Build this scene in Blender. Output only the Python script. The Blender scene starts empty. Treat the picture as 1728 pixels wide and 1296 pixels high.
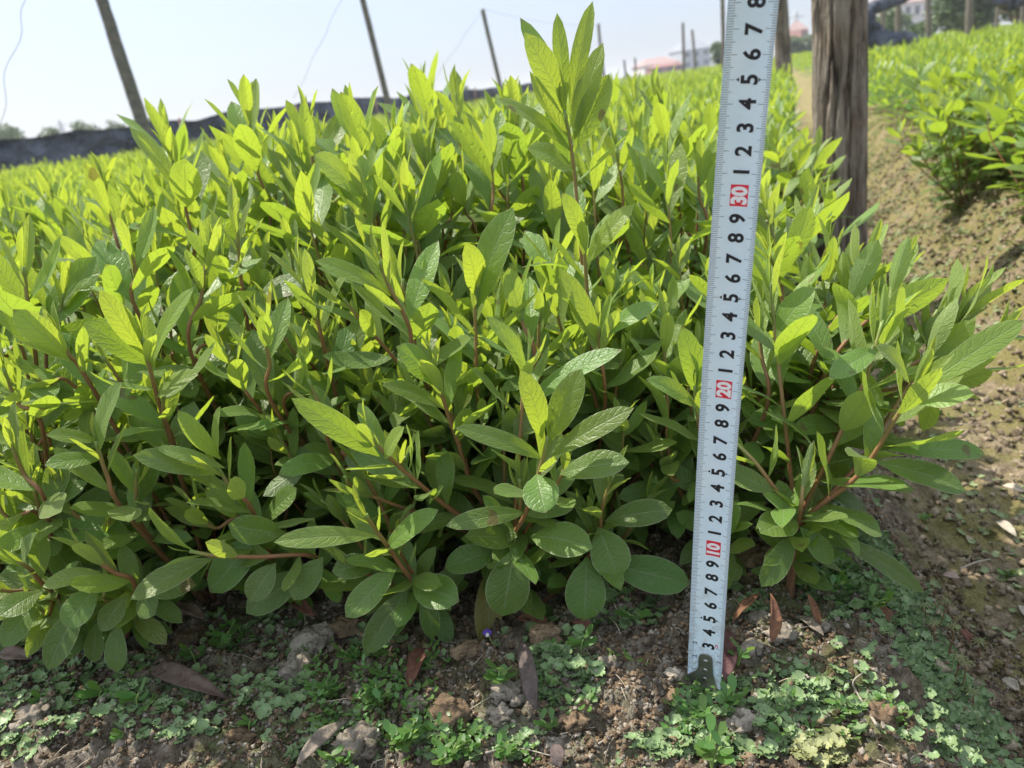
import bpy, math, random
import numpy as np
from mathutils import Vector, Matrix
R = math.radians
S = bpy.context.scene
C = S.collection
random.seed(7)

# ------------------------------------------------------------------ camera
CAM_H = 0.3568
PITCH, ROLL, FPX = R(20.4), R(7.85), 1310.0
F_ = np.array([0, math.cos(PITCH), -math.sin(PITCH)])
r0 = np.array([1.0, 0, 0]); u0 = np.array([0, math.sin(PITCH), math.cos(PITCH)])
R_ = math.cos(ROLL)*r0 - math.sin(ROLL)*u0
U_ = math.sin(ROLL)*r0 + math.cos(ROLL)*u0
CP = np.array([0, 0, CAM_H])
cd = bpy.data.cameras.new('camera')
cam = bpy.data.objects.new('camera', cd); C.objects.link(cam)
cam.matrix_world = Matrix([[R_[0], U_[0], -F_[0], 0], [R_[1], U_[1], -F_[1], 0], [R_[2], U_[2], -F_[2], CAM_H], [0, 0, 0, 1]])
cd.sensor_width = 36; cd.lens = 36*FPX/1728
cd.clip_start = 0.02; cd.clip_end = 3000
cd.dof.use_dof = True; cd.dof.focus_distance = 0.47; cd.dof.aperture_fstop = 11.0
S.camera = cam

# ------------------------------------------------------------------ light
SUN_AZ, SUN_EL = -56.0, 56.0        # degrees: azimuth from +Y towards +X, elevation
w = bpy.data.worlds.new('World'); S.world = w; w.use_nodes = True
wn = w.node_tree.nodes; wl = w.node_tree.links
bg = wn['Background']; bg.inputs['Strength'].default_value = 0.125
sky = wn.new('ShaderNodeTexSky'); sky.sky_type = 'NISHITA'; sky.sun_disc = False
sky.sun_elevation = R(SUN_EL); sky.sun_rotation = R(SUN_AZ)
sky.air_density = 0.6; sky.dust_density = 2.0; sky.ozone_density = 2.0; sky.altitude = 0
veil = wn.new('ShaderNodeMix'); veil.data_type = 'RGBA'; veil.inputs[0].default_value = .5      # thin high cloud veil evening out the sky
veil.inputs[7].default_value = (4.1, 4.45, 5.0, 1)
tcw = wn.new('ShaderNodeTexCoord'); sxw = wn.new('ShaderNodeSeparateXYZ'); wl.new(tcw.outputs['Generated'], sxw.inputs[0])
gr = wn.new('ShaderNodeMath'); gr.operation = 'MULTIPLY_ADD'; gr.use_clamp = False; wl.new(sxw.outputs[2], gr.inputs[0]); gr.inputs[1].default_value = 1.9; gr.inputs[2].default_value = .84    # a veiled sky is brighter towards the zenith
vm = wn.new('ShaderNodeVectorMath'); vm.operation = 'SCALE'; vm.inputs[0].default_value = (4.1, 4.5, 5.1); wl.new(gr.outputs[0], vm.inputs['Scale']); wl.new(vm.outputs[0], veil.inputs[7])
wl.new(sky.outputs[0], veil.inputs[6]); wl.new(veil.outputs[2], bg.inputs['Color'])
sd = bpy.data.lights.new('sun', 'SUN'); sd.energy = 4.5; sd.angle = R(0.53); sd.color = (1, 0.93, 0.82)
sun = bpy.data.objects.new('sun', sd); C.objects.link(sun)
sv = Vector((math.sin(R(SUN_AZ))*math.cos(R(SUN_EL)), math.cos(R(SUN_AZ))*math.cos(R(SUN_EL)), math.sin(R(SUN_EL))))
sun.rotation_euler = sv.to_track_quat('Z', 'Y').to_euler(); sun.location = (-5, 5, 8)
S.view_settings.view_transform = 'Standard'; S.view_settings.look = 'None'
S.view_settings.exposure = 0.70; S.view_settings.gamma = 1
S.render.engine = 'CYCLES'
S.cycles.max_bounces = 8; S.cycles.transmission_bounces = 6; S.cycles.diffuse_bounces = 4; S.cycles.volume_bounces = 0
S.cycles.caustics_reflective = False; S.cycles.caustics_refractive = False

# ------------------------------------------------------------------ helpers
def px(x, y, Y):
    """photograph pixel -> point on the vertical plane at world distance Y"""
    d = F_ + (x-864)/FPX*R_ - (y-648)/FPX*U_
    return CP + d*(Y/d[1])
def pg(x, y, z=0.0):
    """photograph pixel -> point on the level z"""
    d = F_ + (x-864)/FPX*R_ - (y-648)/FPX*U_
    return CP + d*((z-CAM_H)/d[2])

def _h(ix, iy, seed):
    n = (ix.astype(np.int64)*374761393 + iy.astype(np.int64)*668265263 + seed*974634777) & 0xffffffff
    n = ((n ^ (n >> 13))*1274126177) & 0xffffffff
    n = ((n ^ (n >> 16))*2246822519) & 0xffffffff
    return ((n ^ (n >> 15)) & 0xffff)/65535.0
def vnoise(x, y, seed=0):
    x = np.asarray(x, float); y = np.asarray(y, float)
    ix = np.floor(x); iy = np.floor(y); fx = x-ix; fy = y-iy
    fx = fx*fx*(3-2*fx); fy = fy*fy*(3-2*fy)
    a = _h(ix, iy, seed); b = _h(ix+1, iy, seed); c = _h(ix, iy+1, seed); d = _h(ix+1, iy+1, seed)
    return (a*(1-fx)+b*fx)*(1-fy)+(c*(1-fx)+d*fx)*fy
def fbm(x, y, o=4, seed=0):
    s = 0; a = .5; t = 0
    for k in range(o):
        s = s + a*vnoise(x*2**k, y*2**k, seed+k*17); t += a; a *= .5
    return s/t
def sst(a, b, x):
    t = np.clip((x-a)/(b-a), 0, 1); return t*t*(3-2*t)

CS, SN = math.cos(R(20)), math.sin(R(20))       # the rows run 20 degrees to the right of the view
def st(X, Y): return X*CS-Y*SN, X*SN+Y*CS
def xy(s, t): return s*CS+t*SN, -s*SN+t*CS

def profile(X, Y):
    s, t = st(X, Y)
    wob = 0.02*(vnoise(t*3, s*0+3, 5)-.5)
    s = s+wob
    left = 1-sst(0.035, 0.15, s)
    right = sst(0.29, 0.44, s)
    z = -0.105 + 0.105*np.maximum(left, 0) + 0.135*right
    z = z + 0.012*np.exp(-((s-.20)/.04)**2) + .03*(fbm(X*5, Y*5, 3, 61)-.5)*sst(.14, .2, s)*(1-sst(.5, .6, s))
    # later paths between the beds on the right
    for k in (1, 2, 3, 4, 5, 6):
        c = 0.24+1.75*k
        z = z - 0.10*np.exp(-((s-c)/.13)**4)
        c = 0.24-2.6*k
        z = z - 0.10*np.exp(-((s-c)/.13)**4)
    # the bed ends a little in front of the shrubs and falls gently towards the camera
    z = z - 0.012*sst(0.42, 0.25, Y)*(1-sst(.02, .1, s))
    return z
def ground_z(X, Y):
    X = np.asarray(X, float); Y = np.asarray(Y, float)
    s, t = st(X, Y)
    pth = sst(.10, .17, s)*(1-sst(.25, .30, s))
    near = np.exp(-np.maximum(Y-1.5, 0)/2)
    n = (fbm(X*14, Y*14, 3, 1)-.5)*.022
    c = fbm(X*42, Y*42, 3, 9)
    n = n + (np.abs(c-.5)*-2+.35)*.018
    g = fbm(X*120, Y*120, 2, 21)
    n = n + (g-.5)*.011 + (fbm(X*230, Y*230, 2, 41)-.5)*.007*near
    n = n*(1-.45*pth)*(1+.5*sst(.26, .3, s)*(1-sst(.42, .5, s)))*(.25+.75*near)
    n = n + (fbm(X*1.3, Y*1.3, 2, 33)-.5)*.03*sst(1, 4, Y)
    q = np.exp(-((X-.093)**2+(Y-.374)**2)/.016**2)          # the soil is pressed flat where the tape stands
    return (profile(X, Y)+n)*(1-q)-.0035*q
def gz(X, Y): return float(ground_z(np.array([X]), np.array([Y]))[0])

def tag(o, label=None, cat=None, group=None, kind=None):
    if label: o['label'] = label
    if cat: o['category'] = cat
    if group: o['group'] = group
    if kind: o['kind'] = kind
    return o
def empty(name, loc, rz=0, **k):
    o = bpy.data.objects.new(name, None); C.objects.link(o)
    o.location = loc; o.rotation_euler = (0, 0, rz); o.empty_display_size = .05
    return tag(o, **k)
def mesh_np(name, V, Fq, mat, uv=None, col=None, smooth=True):
    """V (n,3); Fq (m,4) or (m,3); uv (n,2) per vertex; col (n,4) per vertex"""
    V = np.asarray(V, np.float32); Fq = np.asarray(Fq, np.int32)
    me = bpy.data.meshes.new(name)
    k = Fq.shape[1]; m = len(Fq)
    me.vertices.add(len(V)); me.vertices.foreach_set('co', V.ravel())
    me.loops.add(m*k); me.loops.foreach_set('vertex_index', Fq.ravel())
    me.polygons.add(m); me.polygons.foreach_set('loop_start', np.arange(0, m*k, k, dtype=np.int32))
    me.polygons.foreach_set('loop_total', np.full(m, k, np.int32))
    me.polygons.foreach_set('use_smooth', np.full(m, smooth, bool))
    if uv is not None:
        l = me.uv_layers.new(name='UVMap'); l.data.foreach_set('uv', np.asarray(uv, np.float32)[Fq.ravel()].ravel())
    if col is not None:
        a = me.color_attributes.new('lc', 'FLOAT_COLOR', 'POINT'); a.data.foreach_set('color', np.asarray(col, np.float32).ravel())
    me.materials.append(mat); me.update(); me.validate()
    return me
def obj(name, me, parent=None, loc=None):
    o = bpy.data.objects.new(name, me); C.objects.link(o)
    if parent: o.parent = parent
    if loc is not None: o.location = loc
    return o
class MB:
    """collects quads into one mesh"""
    def __init__(s): s.V = []; s.F = []; s.uv = []; s.c = []; s.n = 0
    def add(s, V, F, uv=None, col=None):
        V = np.asarray(V, float); s.V.append(V); s.F.append(np.asarray(F, int)+s.n); s.n += len(V)
        s.uv.append(np.zeros((len(V), 2)) if uv is None else uv)
        s.c.append(np.tile([0, 0, 0, 1.], (len(V), 1)) if col is None else col)
    def mesh(s, name, mat, smooth=True):
        return mesh_np(name, np.vstack(s.V), np.vstack(s.F), mat, np.vstack(s.uv), np.vstack(s.c), smooth)
def grid_faces(nu, nv, wrap=False):
    a = []
    for i in range(nu-1):
        for j in range(nv if wrap else nv-1):
            j2 = (j+1) % nv
            a.append((i*nv+j, i*nv+j2, (i+1)*nv+j2, (i+1)*nv+j))
    return np.array(a)
def nrm(v):
    v = np.asarray(v, float); return v/(np.linalg.norm(v)+1e-12)
def tube(mb, pts, rad, nv=8, col=None, cap=True, jit=None):
    pts = np.asarray(pts, float); n = len(pts); rad = np.broadcast_to(np.asarray(rad, float), (n,))
    T = np.gradient(pts, axis=0); V = []
    ref = np.array([1, 0, 0]) if abs(nrm(T[0])[0]) < .9 else np.array([0, 1, 0])
    for i in range(n):
        t = nrm(T[i]); a = nrm(np.cross(t, ref)); b = np.cross(t, a); ref = np.cross(a, t) if False else ref
        for k in range(nv):
            q = 2*math.pi*k/nv; rr = rad[i]*(1 if jit is None else jit(i, k))
            V.append(pts[i]+rr*(a*math.cos(q)+b*math.sin(q)))
    F = grid_faces(n, nv, True)
    if cap:
        V.append(pts[-1]); V.append(pts[0]); e = len(V)-2
        F = np.vstack([F]+[[((n-1)*nv+k, (n-1)*nv+(k+1) % nv, e, e) for k in range(nv)]])if False else F
        capf = []
        for k in range(0, nv, 2):
            capf.append(((n-1)*nv+k, (n-1)*nv+(k+1) % nv, (n-1)*nv+(k+2) % nv, e))
            capf.append(((k+2) % nv, (k+1) % nv, k, e+1))
        F = np.vstack([F, capf])
    tt = np.repeat(np.linspace(0, 1, n), nv); uv = np.stack([tt, np.tile(np.arange(nv)/nv, n)], 1)
    if cap: uv = np.vstack([uv, [[1, 0], [0, 0]]])
    if col is None: cc = np.tile([0, 0, 0, 1.], (len(V), 1))
    else:
        cc = np.zeros((len(V), 4)); cc[:, 3] = 1
        c = np.repeat(np.asarray(col, float), nv); c = np.append(c, [col[-1], col[0]]) if cap else c
        cc[:, 0] = c
    mb.add(V, F, uv, cc)
def spline(ctrl, n):
    """Catmull-Rom through the control points"""
    P = np.asarray(ctrl, float); P = np.vstack([2*P[0]-P[1], P, 2*P[-1]-P[-2]]); m = len(P)-3; out = []
    for q in np.linspace(0, m-1e-6, n):
        i = int(q); t = q-i; a, b, c, d = P[i:i+4]
        out.append(.5*((2*b)+(-a+c)*t+(2*a-5*b+4*c-d)*t*t+(-a+3*b-3*c+d)*t**3))
    return np.array(out)

# ------------------------------------------------------------------ materials
def newmat(name):
    m = bpy.data.materials.new(name); m.use_nodes = True
    nt = m.node_tree; b = nt.nodes['Principled BSDF']
    return m, nt, nt.nodes, nt.links, b
def nd(nt, t, **k):
    n = nt.nodes.new(t)
    for a, v in k.items(): setattr(n, a, v)
    return n
def ramp(nt, fac, stops, interp='LINEAR'):
    n = nt.nodes.new('ShaderNodeValToRGB'); n.color_ramp.interpolation = interp
    e = n.color_ramp.elements
    while len(e) < len(stops): e.new(.5)
    for i, (p, c) in enumerate(stops): e[i].position = p; e[i].color = (*c, 1) if len(c) == 3 else c
    nt.links.new(fac, n.inputs[0]); return n.outputs[0]
def noise(nt, scale, detail=4, rough=.55, coord=None):
    n = nt.nodes.new('ShaderNodeTexNoise'); n.inputs['Scale'].default_value = scale
    n.inputs['Detail'].default_value = detail; n.inputs['Roughness'].default_value = rough
    if coord is not None: nt.links.new(coord, n.inputs['Vector'])
    return n.outputs['Fac']
def mth(nt, op, a, b=None, c=None):
    n = nt.nodes.new('ShaderNodeMath'); n.operation = op
    for i, v in enumerate((a, b, c)):
        if v is None: continue
        if isinstance(v, (int, float)): n.inputs[i].default_value = v
        else: nt.links.new(v, n.inputs[i])
    return n.outputs[0]
def mixc(nt, f, a, b, mode='MIX'):
    n = nt.nodes.new('ShaderNodeMix'); n.data_type = 'RGBA'; n.blend_type = mode
    for i, v in ((0, f), (6, a), (7, b)):
        if isinstance(v, (int, float)): n.inputs[i].default_value = v
        elif isinstance(v, tuple): n.inputs[i].default_value = (*v, 1)
        else: nt.links.new(v, n.inputs[i])
    return n.outputs[2]
def bump(nt, h, strength, dist, prev=None):
    n = nt.nodes.new('ShaderNodeBump'); n.inputs['Strength'].default_value = strength; n.inputs['Distance'].default_value = dist
    nt.links.new(h, n.inputs['Height'])
    if prev is not None: nt.links.new(prev, n.inputs['Normal'])
    return n.outputs[0]

def sst_node(nt, v, a, b_):
    n = nt.nodes.new('ShaderNodeMapRange'); n.interpolation_type = 'SMOOTHSTEP'
    n.inputs['From Min'].default_value = a; n.inputs['From Max'].default_value = b_
    nt.links.new(v, n.inputs['Value']); return n.outputs[0]
def leaf_material(name, dark, young, tdark, tyoung, detail=True, tw=.47, spec=.6, sheen=.2):
    m, nt, N, L, b = newmat(name)
    at = nd(nt, 'ShaderNodeVertexColor'); at.layer_name = 'lc'
    sp = nd(nt, 'ShaderNodeSeparateColor'); L.new(at.outputs[0], sp.inputs[0])
    age, rnd = sp.outputs[0], sp.outputs[1]          # R: 0 mature .. 1 young;  G: random;  B: yellowing
    col = mixc(nt, age, dark, young)
    tcol = mixc(nt, age, tdark, tyoung)
    v = mth(nt, 'MULTIPLY_ADD', rnd, .5, .75)
    hs = nd(nt, 'ShaderNodeHueSaturation'); L.new(col, hs.inputs['Color']); L.new(v, hs.inputs['Value'])
    L.new(mth(nt, 'MULTIPLY_ADD', rnd, .03, .485), hs.inputs['Hue']); col = hs.outputs[0]
    col = mixc(nt, sp.outputs[2], col, (.32, .24, .035)); tcol = mixc(nt, sp.outputs[2], tcol, (.5, .33, .03))
    nrmo = None
    if detail:
        uv = nd(nt, 'ShaderNodeUVMap'); sx = nd(nt, 'ShaderNodeSeparateXYZ'); L.new(uv.outputs[0], sx.inputs[0])
        u, vv = sx.outputs[0], sx.outputs[1]
        av = mth(nt, 'ABSOLUTE', vv)
        geo = nd(nt, 'ShaderNodeTexCoord')
        nz = noise(nt, 60, 3, .6, geo.outputs['Object'])
        mid = mth(nt, 'SMOOTH_MIN', mth(nt, 'MULTIPLY', av, 11.0), 1.0, .2)
        ph = mth(nt, 'ADD', mth(nt, 'MULTIPLY_ADD', u, 8.5, mth(nt, 'MULTIPLY', rnd, 3.0)), mth(nt, 'MULTIPLY_ADD', av, -1.7, mth(nt, 'MULTIPLY', nz, 3.4)))
        sv_ = mth(nt, 'ABSOLUTE', mth(nt, 'SUBTRACT', mth(nt, 'FRACT', ph), .5))         # .5 midway between veins, 0 on the vein
        side = mth(nt, 'SMOOTH_MIN', mth(nt, 'MULTIPLY', sv_, 7.0), 1.0, .3)
        vein = mth(nt, 'MULTIPLY', mid, mth(nt, 'MULTIPLY_ADD', side, .45, .55))
        # fine network
        vo = nd(nt, 'ShaderNodeTexVoronoi', feature='DISTANCE_TO_EDGE'); vo.inputs['Scale'].default_value = 420
        L.new(geo.outputs['Object'], vo.inputs['Vector'])
        net = mth(nt, 'SMOOTH_MIN', mth(nt, 'MULTIPLY', vo.outputs['Distance'], 5.0), 1.0, .2)
        h = mth(nt, 'ADD', mth(nt, 'MULTIPLY', mth(nt, 'MULTIPLY', mid, side), .8), mth(nt, 'ADD', mth(nt, 'MULTIPLY', net, .3), mth(nt, 'MULTIPLY', noise(nt, 170, 3, .6, geo.outputs['Object']), 1.8)))
        nrmo = bump(nt, h, .55, .0005)
        veincol = mixc(nt, .55, col, (.22, .32, .12))
        col = mixc(nt, mth(nt, 'MULTIPLY', mth(nt, 'SUBTRACT', 1.0, vein), .75), col, veincol)
        mrib = mth(nt, 'LESS_THAN', av, mth(nt, 'MULTIPLY_ADD', u, -.035, .05)); col = mixc(nt, mth(nt, 'MULTIPLY', mrib, .45), col, (.34, .42, .20))
        tcol = mixc(nt, vein, mixc(nt, .35, tcol, (.05, .09, .01)), tcol)
        # pale thin rim of hairs
        sn = nd(nt, 'ShaderNodeTexNoise'); sn.inputs['Scale'].default_value = 34; sn.inputs['Detail'].default_value = 2; L.new(geo.outputs['Object'], sn.inputs['Vector'])
        spot = sst_node(nt, sn.outputs['Fac'], .70, .73)
        tipb = mth(nt, 'MULTIPLY', sst_node(nt, u, .93, 1.0), mth(nt, 'GREATER_THAN', rnd, .55))
        blem = mth(nt, 'MAXIMUM', mth(nt, 'MULTIPLY', spot, .7), mth(nt, 'MULTIPLY', tipb, .6))
        col = mixc(nt, blem, col, (.16, .10, .035)); tcol = mixc(nt, blem, tcol, (.14, .07, .02))
        dn = noise(nt, 300, 3, .7, geo.outputs['Object']); dust = mth(nt, 'MULTIPLY', sst_node(nt, dn, .56, .72), mth(nt, 'MULTIPLY', mth(nt, 'SUBTRACT', 1.0, age), .35))
        col = mixc(nt, dust, col, (.34, .32, .24))
        rim = mth(nt, 'GREATER_THAN', av, .955)
        col = mixc(nt, mth(nt, 'MULTIPLY', rim, .5), col, (.45, .5, .30))
        mot = noise(nt, 25, 4, .6, geo.outputs['Object'])
        col = mixc(nt, mth(nt, 'MULTIPLY', mth(nt, 'SUBTRACT', mot, .35), .55), col, mixc(nt, .5, col, (.20, .24, .10)))
    gm = nd(nt, 'ShaderNodeNewGeometry')
    back = mixc(nt, .5, col, (.30, .38, .20))
    colf = mixc(nt, gm.outputs['Backfacing'], col, back)
    L.new(colf, b.inputs['Base Color'])
    b.inputs['Roughness'].default_value = .43
    b.inputs['Specular IOR Level'].default_value = spec
    b.inputs['Sheen Weight'].default_value = sheen; b.inputs['Sheen Roughness'].default_value = .4
    b.inputs['Sheen Tint'].default_value = (.85, .95, .75, 1)
    tr = nd(nt, 'ShaderNodeBsdfTranslucent'); L.new(tcol, tr.inputs[0])
    if nrmo is not None: L.new(nrmo, b.inputs['Normal']); L.new(nrmo, tr.inputs['Normal'])
    mx = nd(nt, 'ShaderNodeMixShader'); mx.inputs[0].default_value = tw
    L.new(b.outputs[0], mx.inputs[1]); L.new(tr.outputs[0], mx.inputs[2])
    L.new(mx.outputs[0], N['Material Output'].inputs[0])
    return m
M_LEAF = leaf_material('leaf', (.108, .208, .036), (.23, .33, .060), (.33, .50, .035), (.58, .68, .05))
M_LEAF_FAR = leaf_material('leaf_far', (.075, .18, .04), (.20, .31, .055), (.30, .48, .035), (.58, .68, .06), False)
M_TREE = leaf_material('tree_foliage', (.035, .075, .03), (.07, .12, .035), (.06, .12, .02), (.14, .22, .04), False, .3)
M_WEED = leaf_material('weed_leaf', (.065, .15, .04), (.12, .24, .05), (.15, .35, .03), (.4, .6, .05), False, .35)

def stem_mat():
    m, nt, N, L, b = newmat('stem')
    at = nd(nt, 'ShaderNodeVertexColor'); at.layer_name = 'lc'
    sp = nd(nt, 'ShaderNodeSeparateColor'); L.new(at.outputs[0], sp.inputs[0])
    c = ramp(nt, sp.outputs[0], [(0, (.16, .105, .065)), (.3, (.14, .085, .045)), (.6, (.26, .12, .05)), (.85, (.27, .21, .07)), (1, (.20, .30, .07))])
    tc = nd(nt, 'ShaderNodeTexCoord'); n = noise(nt, 180, 4, .6, tc.outputs['Object'])
    c = mixc(nt, mth(nt, 'MULTIPLY', n, .5), c, (.14, .10, .07), 'MULTIPLY') if False else mixc(nt, mth(nt, 'MULTIPLY', mth(nt, 'SUBTRACT', n, .3), .7), c, mixc(nt, .5, c, (.05, .04, .03)))
    L.new(c, b.inputs['Base Color']); b.inputs['Roughness'].default_value = .55
    L.new(bump(nt, n, .5, .0006), b.inputs['Normal'])
    return m
M_STEM = stem_mat()

def soil_mat():
    m, nt, N, L, b = newmat('soil')
    tc = nd(nt, 'ShaderNodeTexCoord'); O = tc.outputs['Object']
    at = nd(nt, 'ShaderNodeVertexColor'); at.layer_name = 'lc'
    sp = nd(nt, 'ShaderNodeSeparateColor'); L.new(at.outputs[0], sp.inputs[0]); path, hi = sp.outputs[0], sp.outputs[1]
    n1 = noise(nt, 18, 6, .62, O); n2 = noise(nt, 90, 6, .68, O); n3 = noise(nt, 9, 4, .55, O); n4 = noise(nt, 420, 3, .6, O)
    bed = ramp(nt, n2, [(.28, (.038, .028, .019)), (.45, (.10, .076, .053)), (.58, (.20, .16, .115)), (.72, (.38, .33, .27))])
    pa = ramp(nt, n2, [(.25, (.075, .055, .034)), (.5, (.24, .185, .12)), (.75, (.46, .38, .27))])
    grey = ramp(nt, n2, [(.3, (.13, .11, .085)), (.7, (.44, .39, .32))])
    bed = mixc(nt, mth(nt, 'SMOOTHSTEP' if False else 'MULTIPLY', sst_node(nt, n1, .46, .62), .8), bed, grey)
    moss = ramp(nt, n4, [(.3, (.05, .07, .018)), (.7, (.15, .18, .045))])
    bed = mixc(nt, mth(nt, 'MULTIPLY', sst_node(nt, n3, .48, .60), .7), bed, moss)
    pmoss = ramp(nt, n4, [(.3, (.12, .11, .035)), (.7, (.28, .25, .09))])
    pa = mixc(nt, mth(nt, 'MULTIPLY', sst_node(nt, n1, .36, .54), .85), pa, pmoss)
    c = mixc(nt, path, bed, pa)
    L.new(c, b.inputs['Base Color']); b.inputs['Roughness'].default_value = .9; b.inputs['Specular IOR Level'].default_value = .25
    h = mth(nt, 'ADD', mth(nt, 'MULTIPLY', n2, 1.0), mth(nt, 'MULTIPLY', n4, .5))
    L.new(bump(nt, h, 1.0, .006), b.inputs['Normal'])
    return m
M_SOIL = soil_mat()

def plain(name, col, rough=.7, metal=0, nscale=None, ncol=None, bstr=0, bdist=.001, spec=.5, nlo=.35, nhi=.65):
    m, nt, N, L, b = newmat(name)
    b.inputs['Base Color'].default_value = (*col, 1); b.inputs['Roughness'].default_value = rough; b.inputs['Metallic'].default_value = metal
    b.inputs['Specular IOR Level'].default_value = spec
    if nscale:
        tc = nd(nt, 'ShaderNodeTexCoord'); n = noise(nt, nscale, 5, .62, tc.outputs['Object'])
        if ncol: L.new(ramp(nt, n, [(nlo, col), (nhi, ncol)]), b.inputs['Base Color'])
        if bstr: L.new(bump(nt, n, bstr, bdist), b.inputs['Normal'])
    return m

# ------------------------------------------------------------------ ground: one sheet out to the horizon
def axis(a, b, h, lo, hi, g=1.045):
    mid = list(np.arange(a, b, h)); up = []; x = mid[-1]; d = h
    while x < hi: d *= g; x += d; up.append(x)
    dn = []; x = a; d = h
    while x > lo: d *= g; x -= d; dn.append(x)
    return np.array(dn[::-1]+mid+up)
gx = axis(-.50, .55, .0023, -900, 900, 1.03); gy = axis(.25, .66, .0023, -60, 1500, 1.03)
GX, GY = np.meshgrid(gx, gy)
GZ = ground_z(GX, GY)
s_, t_ = st(GX, GY)
pathm = np.clip(sst(.09, .17, s_+(fbm(GX*20, GY*20, 3, 3)-.5)*.12), 0, 1)*(1-sst(9, 12, s_))
colr = np.stack([pathm, GZ*0, GZ*0, GZ*0+1], -1).reshape(-1, 4)
nyg, nxg = GX.shape
ii = np.arange(nyg*nxg).reshape(nyg, nxg)
Fg = np.stack([ii[:-1, :-1], ii[:-1, 1:], ii[1:, 1:], ii[1:, :-1]], -1).reshape(-1, 4)
ground = obj('ground', mesh_np('ground', np.stack([GX, GY, GZ], -1).reshape(-1, 3), Fg, M_SOIL, None, colr))
tag(ground, kind='structure')

# ------------------------------------------------------------------ leaves and shoots
NU, NV = 9, 5
def leaf(mb, B, T, W, n, age=.5, rnd=None, arch=.08, fold=.25, nu=NU, nv=NV, a=1.0, b=.72, yel=0, roll=0, twist=0, wave=0, rg=random):
    """a leaf from base B to tip T, widest width W, upper side towards n; arch = bulge over length"""
    B = np.asarray(B, float); T = np.asarray(T, float); d = T-B; Ln = np.linalg.norm(d); d = d/Ln
    n = np.asarray(n, float); n = n-d*(n@d)
    if np.linalg.norm(n) < 1e-3: n = np.cross(d, [1, 0, 0])
    n = nrm(n); side = np.cross(d, n)
    if roll:
        n, side = n*math.cos(roll)+side*math.sin(roll), side*math.cos(roll)-n*math.sin(roll)
    t = np.linspace(0, 1, nu); v = np.linspace(-1, 1, nv)
    tt = t**.95
    mx = (a/(a+b))**a*(b/(a+b))**b
    pro = (np.clip(tt, 0, 1)**a*np.clip(1-tt, 0, 1)**b)/mx
    pro = pro*sst(-.02, .16, tt)+.03
    pro[0] = .05; pro[-1] = .012
    hw = W/2*pro
    if rnd is None: rnd = rg.random()
    cen = B+np.outer(t*Ln, d)+np.outer(arch*Ln*4*t*(1-t), n)
    ph = rg.random()*6.28
    tw = twist*t
    V = []
    for i in range(nu):
        sd_ = side*math.cos(tw[i])+n*math.sin(tw[i]); nn = n*math.cos(tw[i])-side*math.sin(tw[i])
        for j in range(nv):
            lat = v[j]*hw[i]
            up = fold*abs(lat) - .45*fold*abs(lat)*abs(v[j]) + wave*W*math.sin(t[i]*9+ph+(1.5 if v[j] > 0 else 0))*v[j]**2*pro[i]
            V.append(cen[i]+sd_*lat*math.sqrt(max(0.05, 1-min(.95, fold*fold)))+nn*up)
    uv = np.stack([np.repeat(t, nv), np.tile(v, nu)], 1)
    col = np.tile([age, rnd, yel, 1.], (nu*nv, 1))
    mb.add(V, GF[(nu, nv)], uv, col)
GF = {k: grid_faces(*k) for k in ((9, 5), (5, 3), (4, 3), (3, 3), (7, 5), (6, 4), (11, 7), (3, 2), (6, 3))}

def perp(ax, phi):
    ax = nrm(ax); r = np.array([0, 1, 0.]) if abs(ax[1]) < .9 else np.array([1, 0, 0.])
    a = nrm(np.cross(ax, r)); b = np.cross(ax, a)
    return a*math.cos(phi)+b*math.sin(phi)

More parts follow.
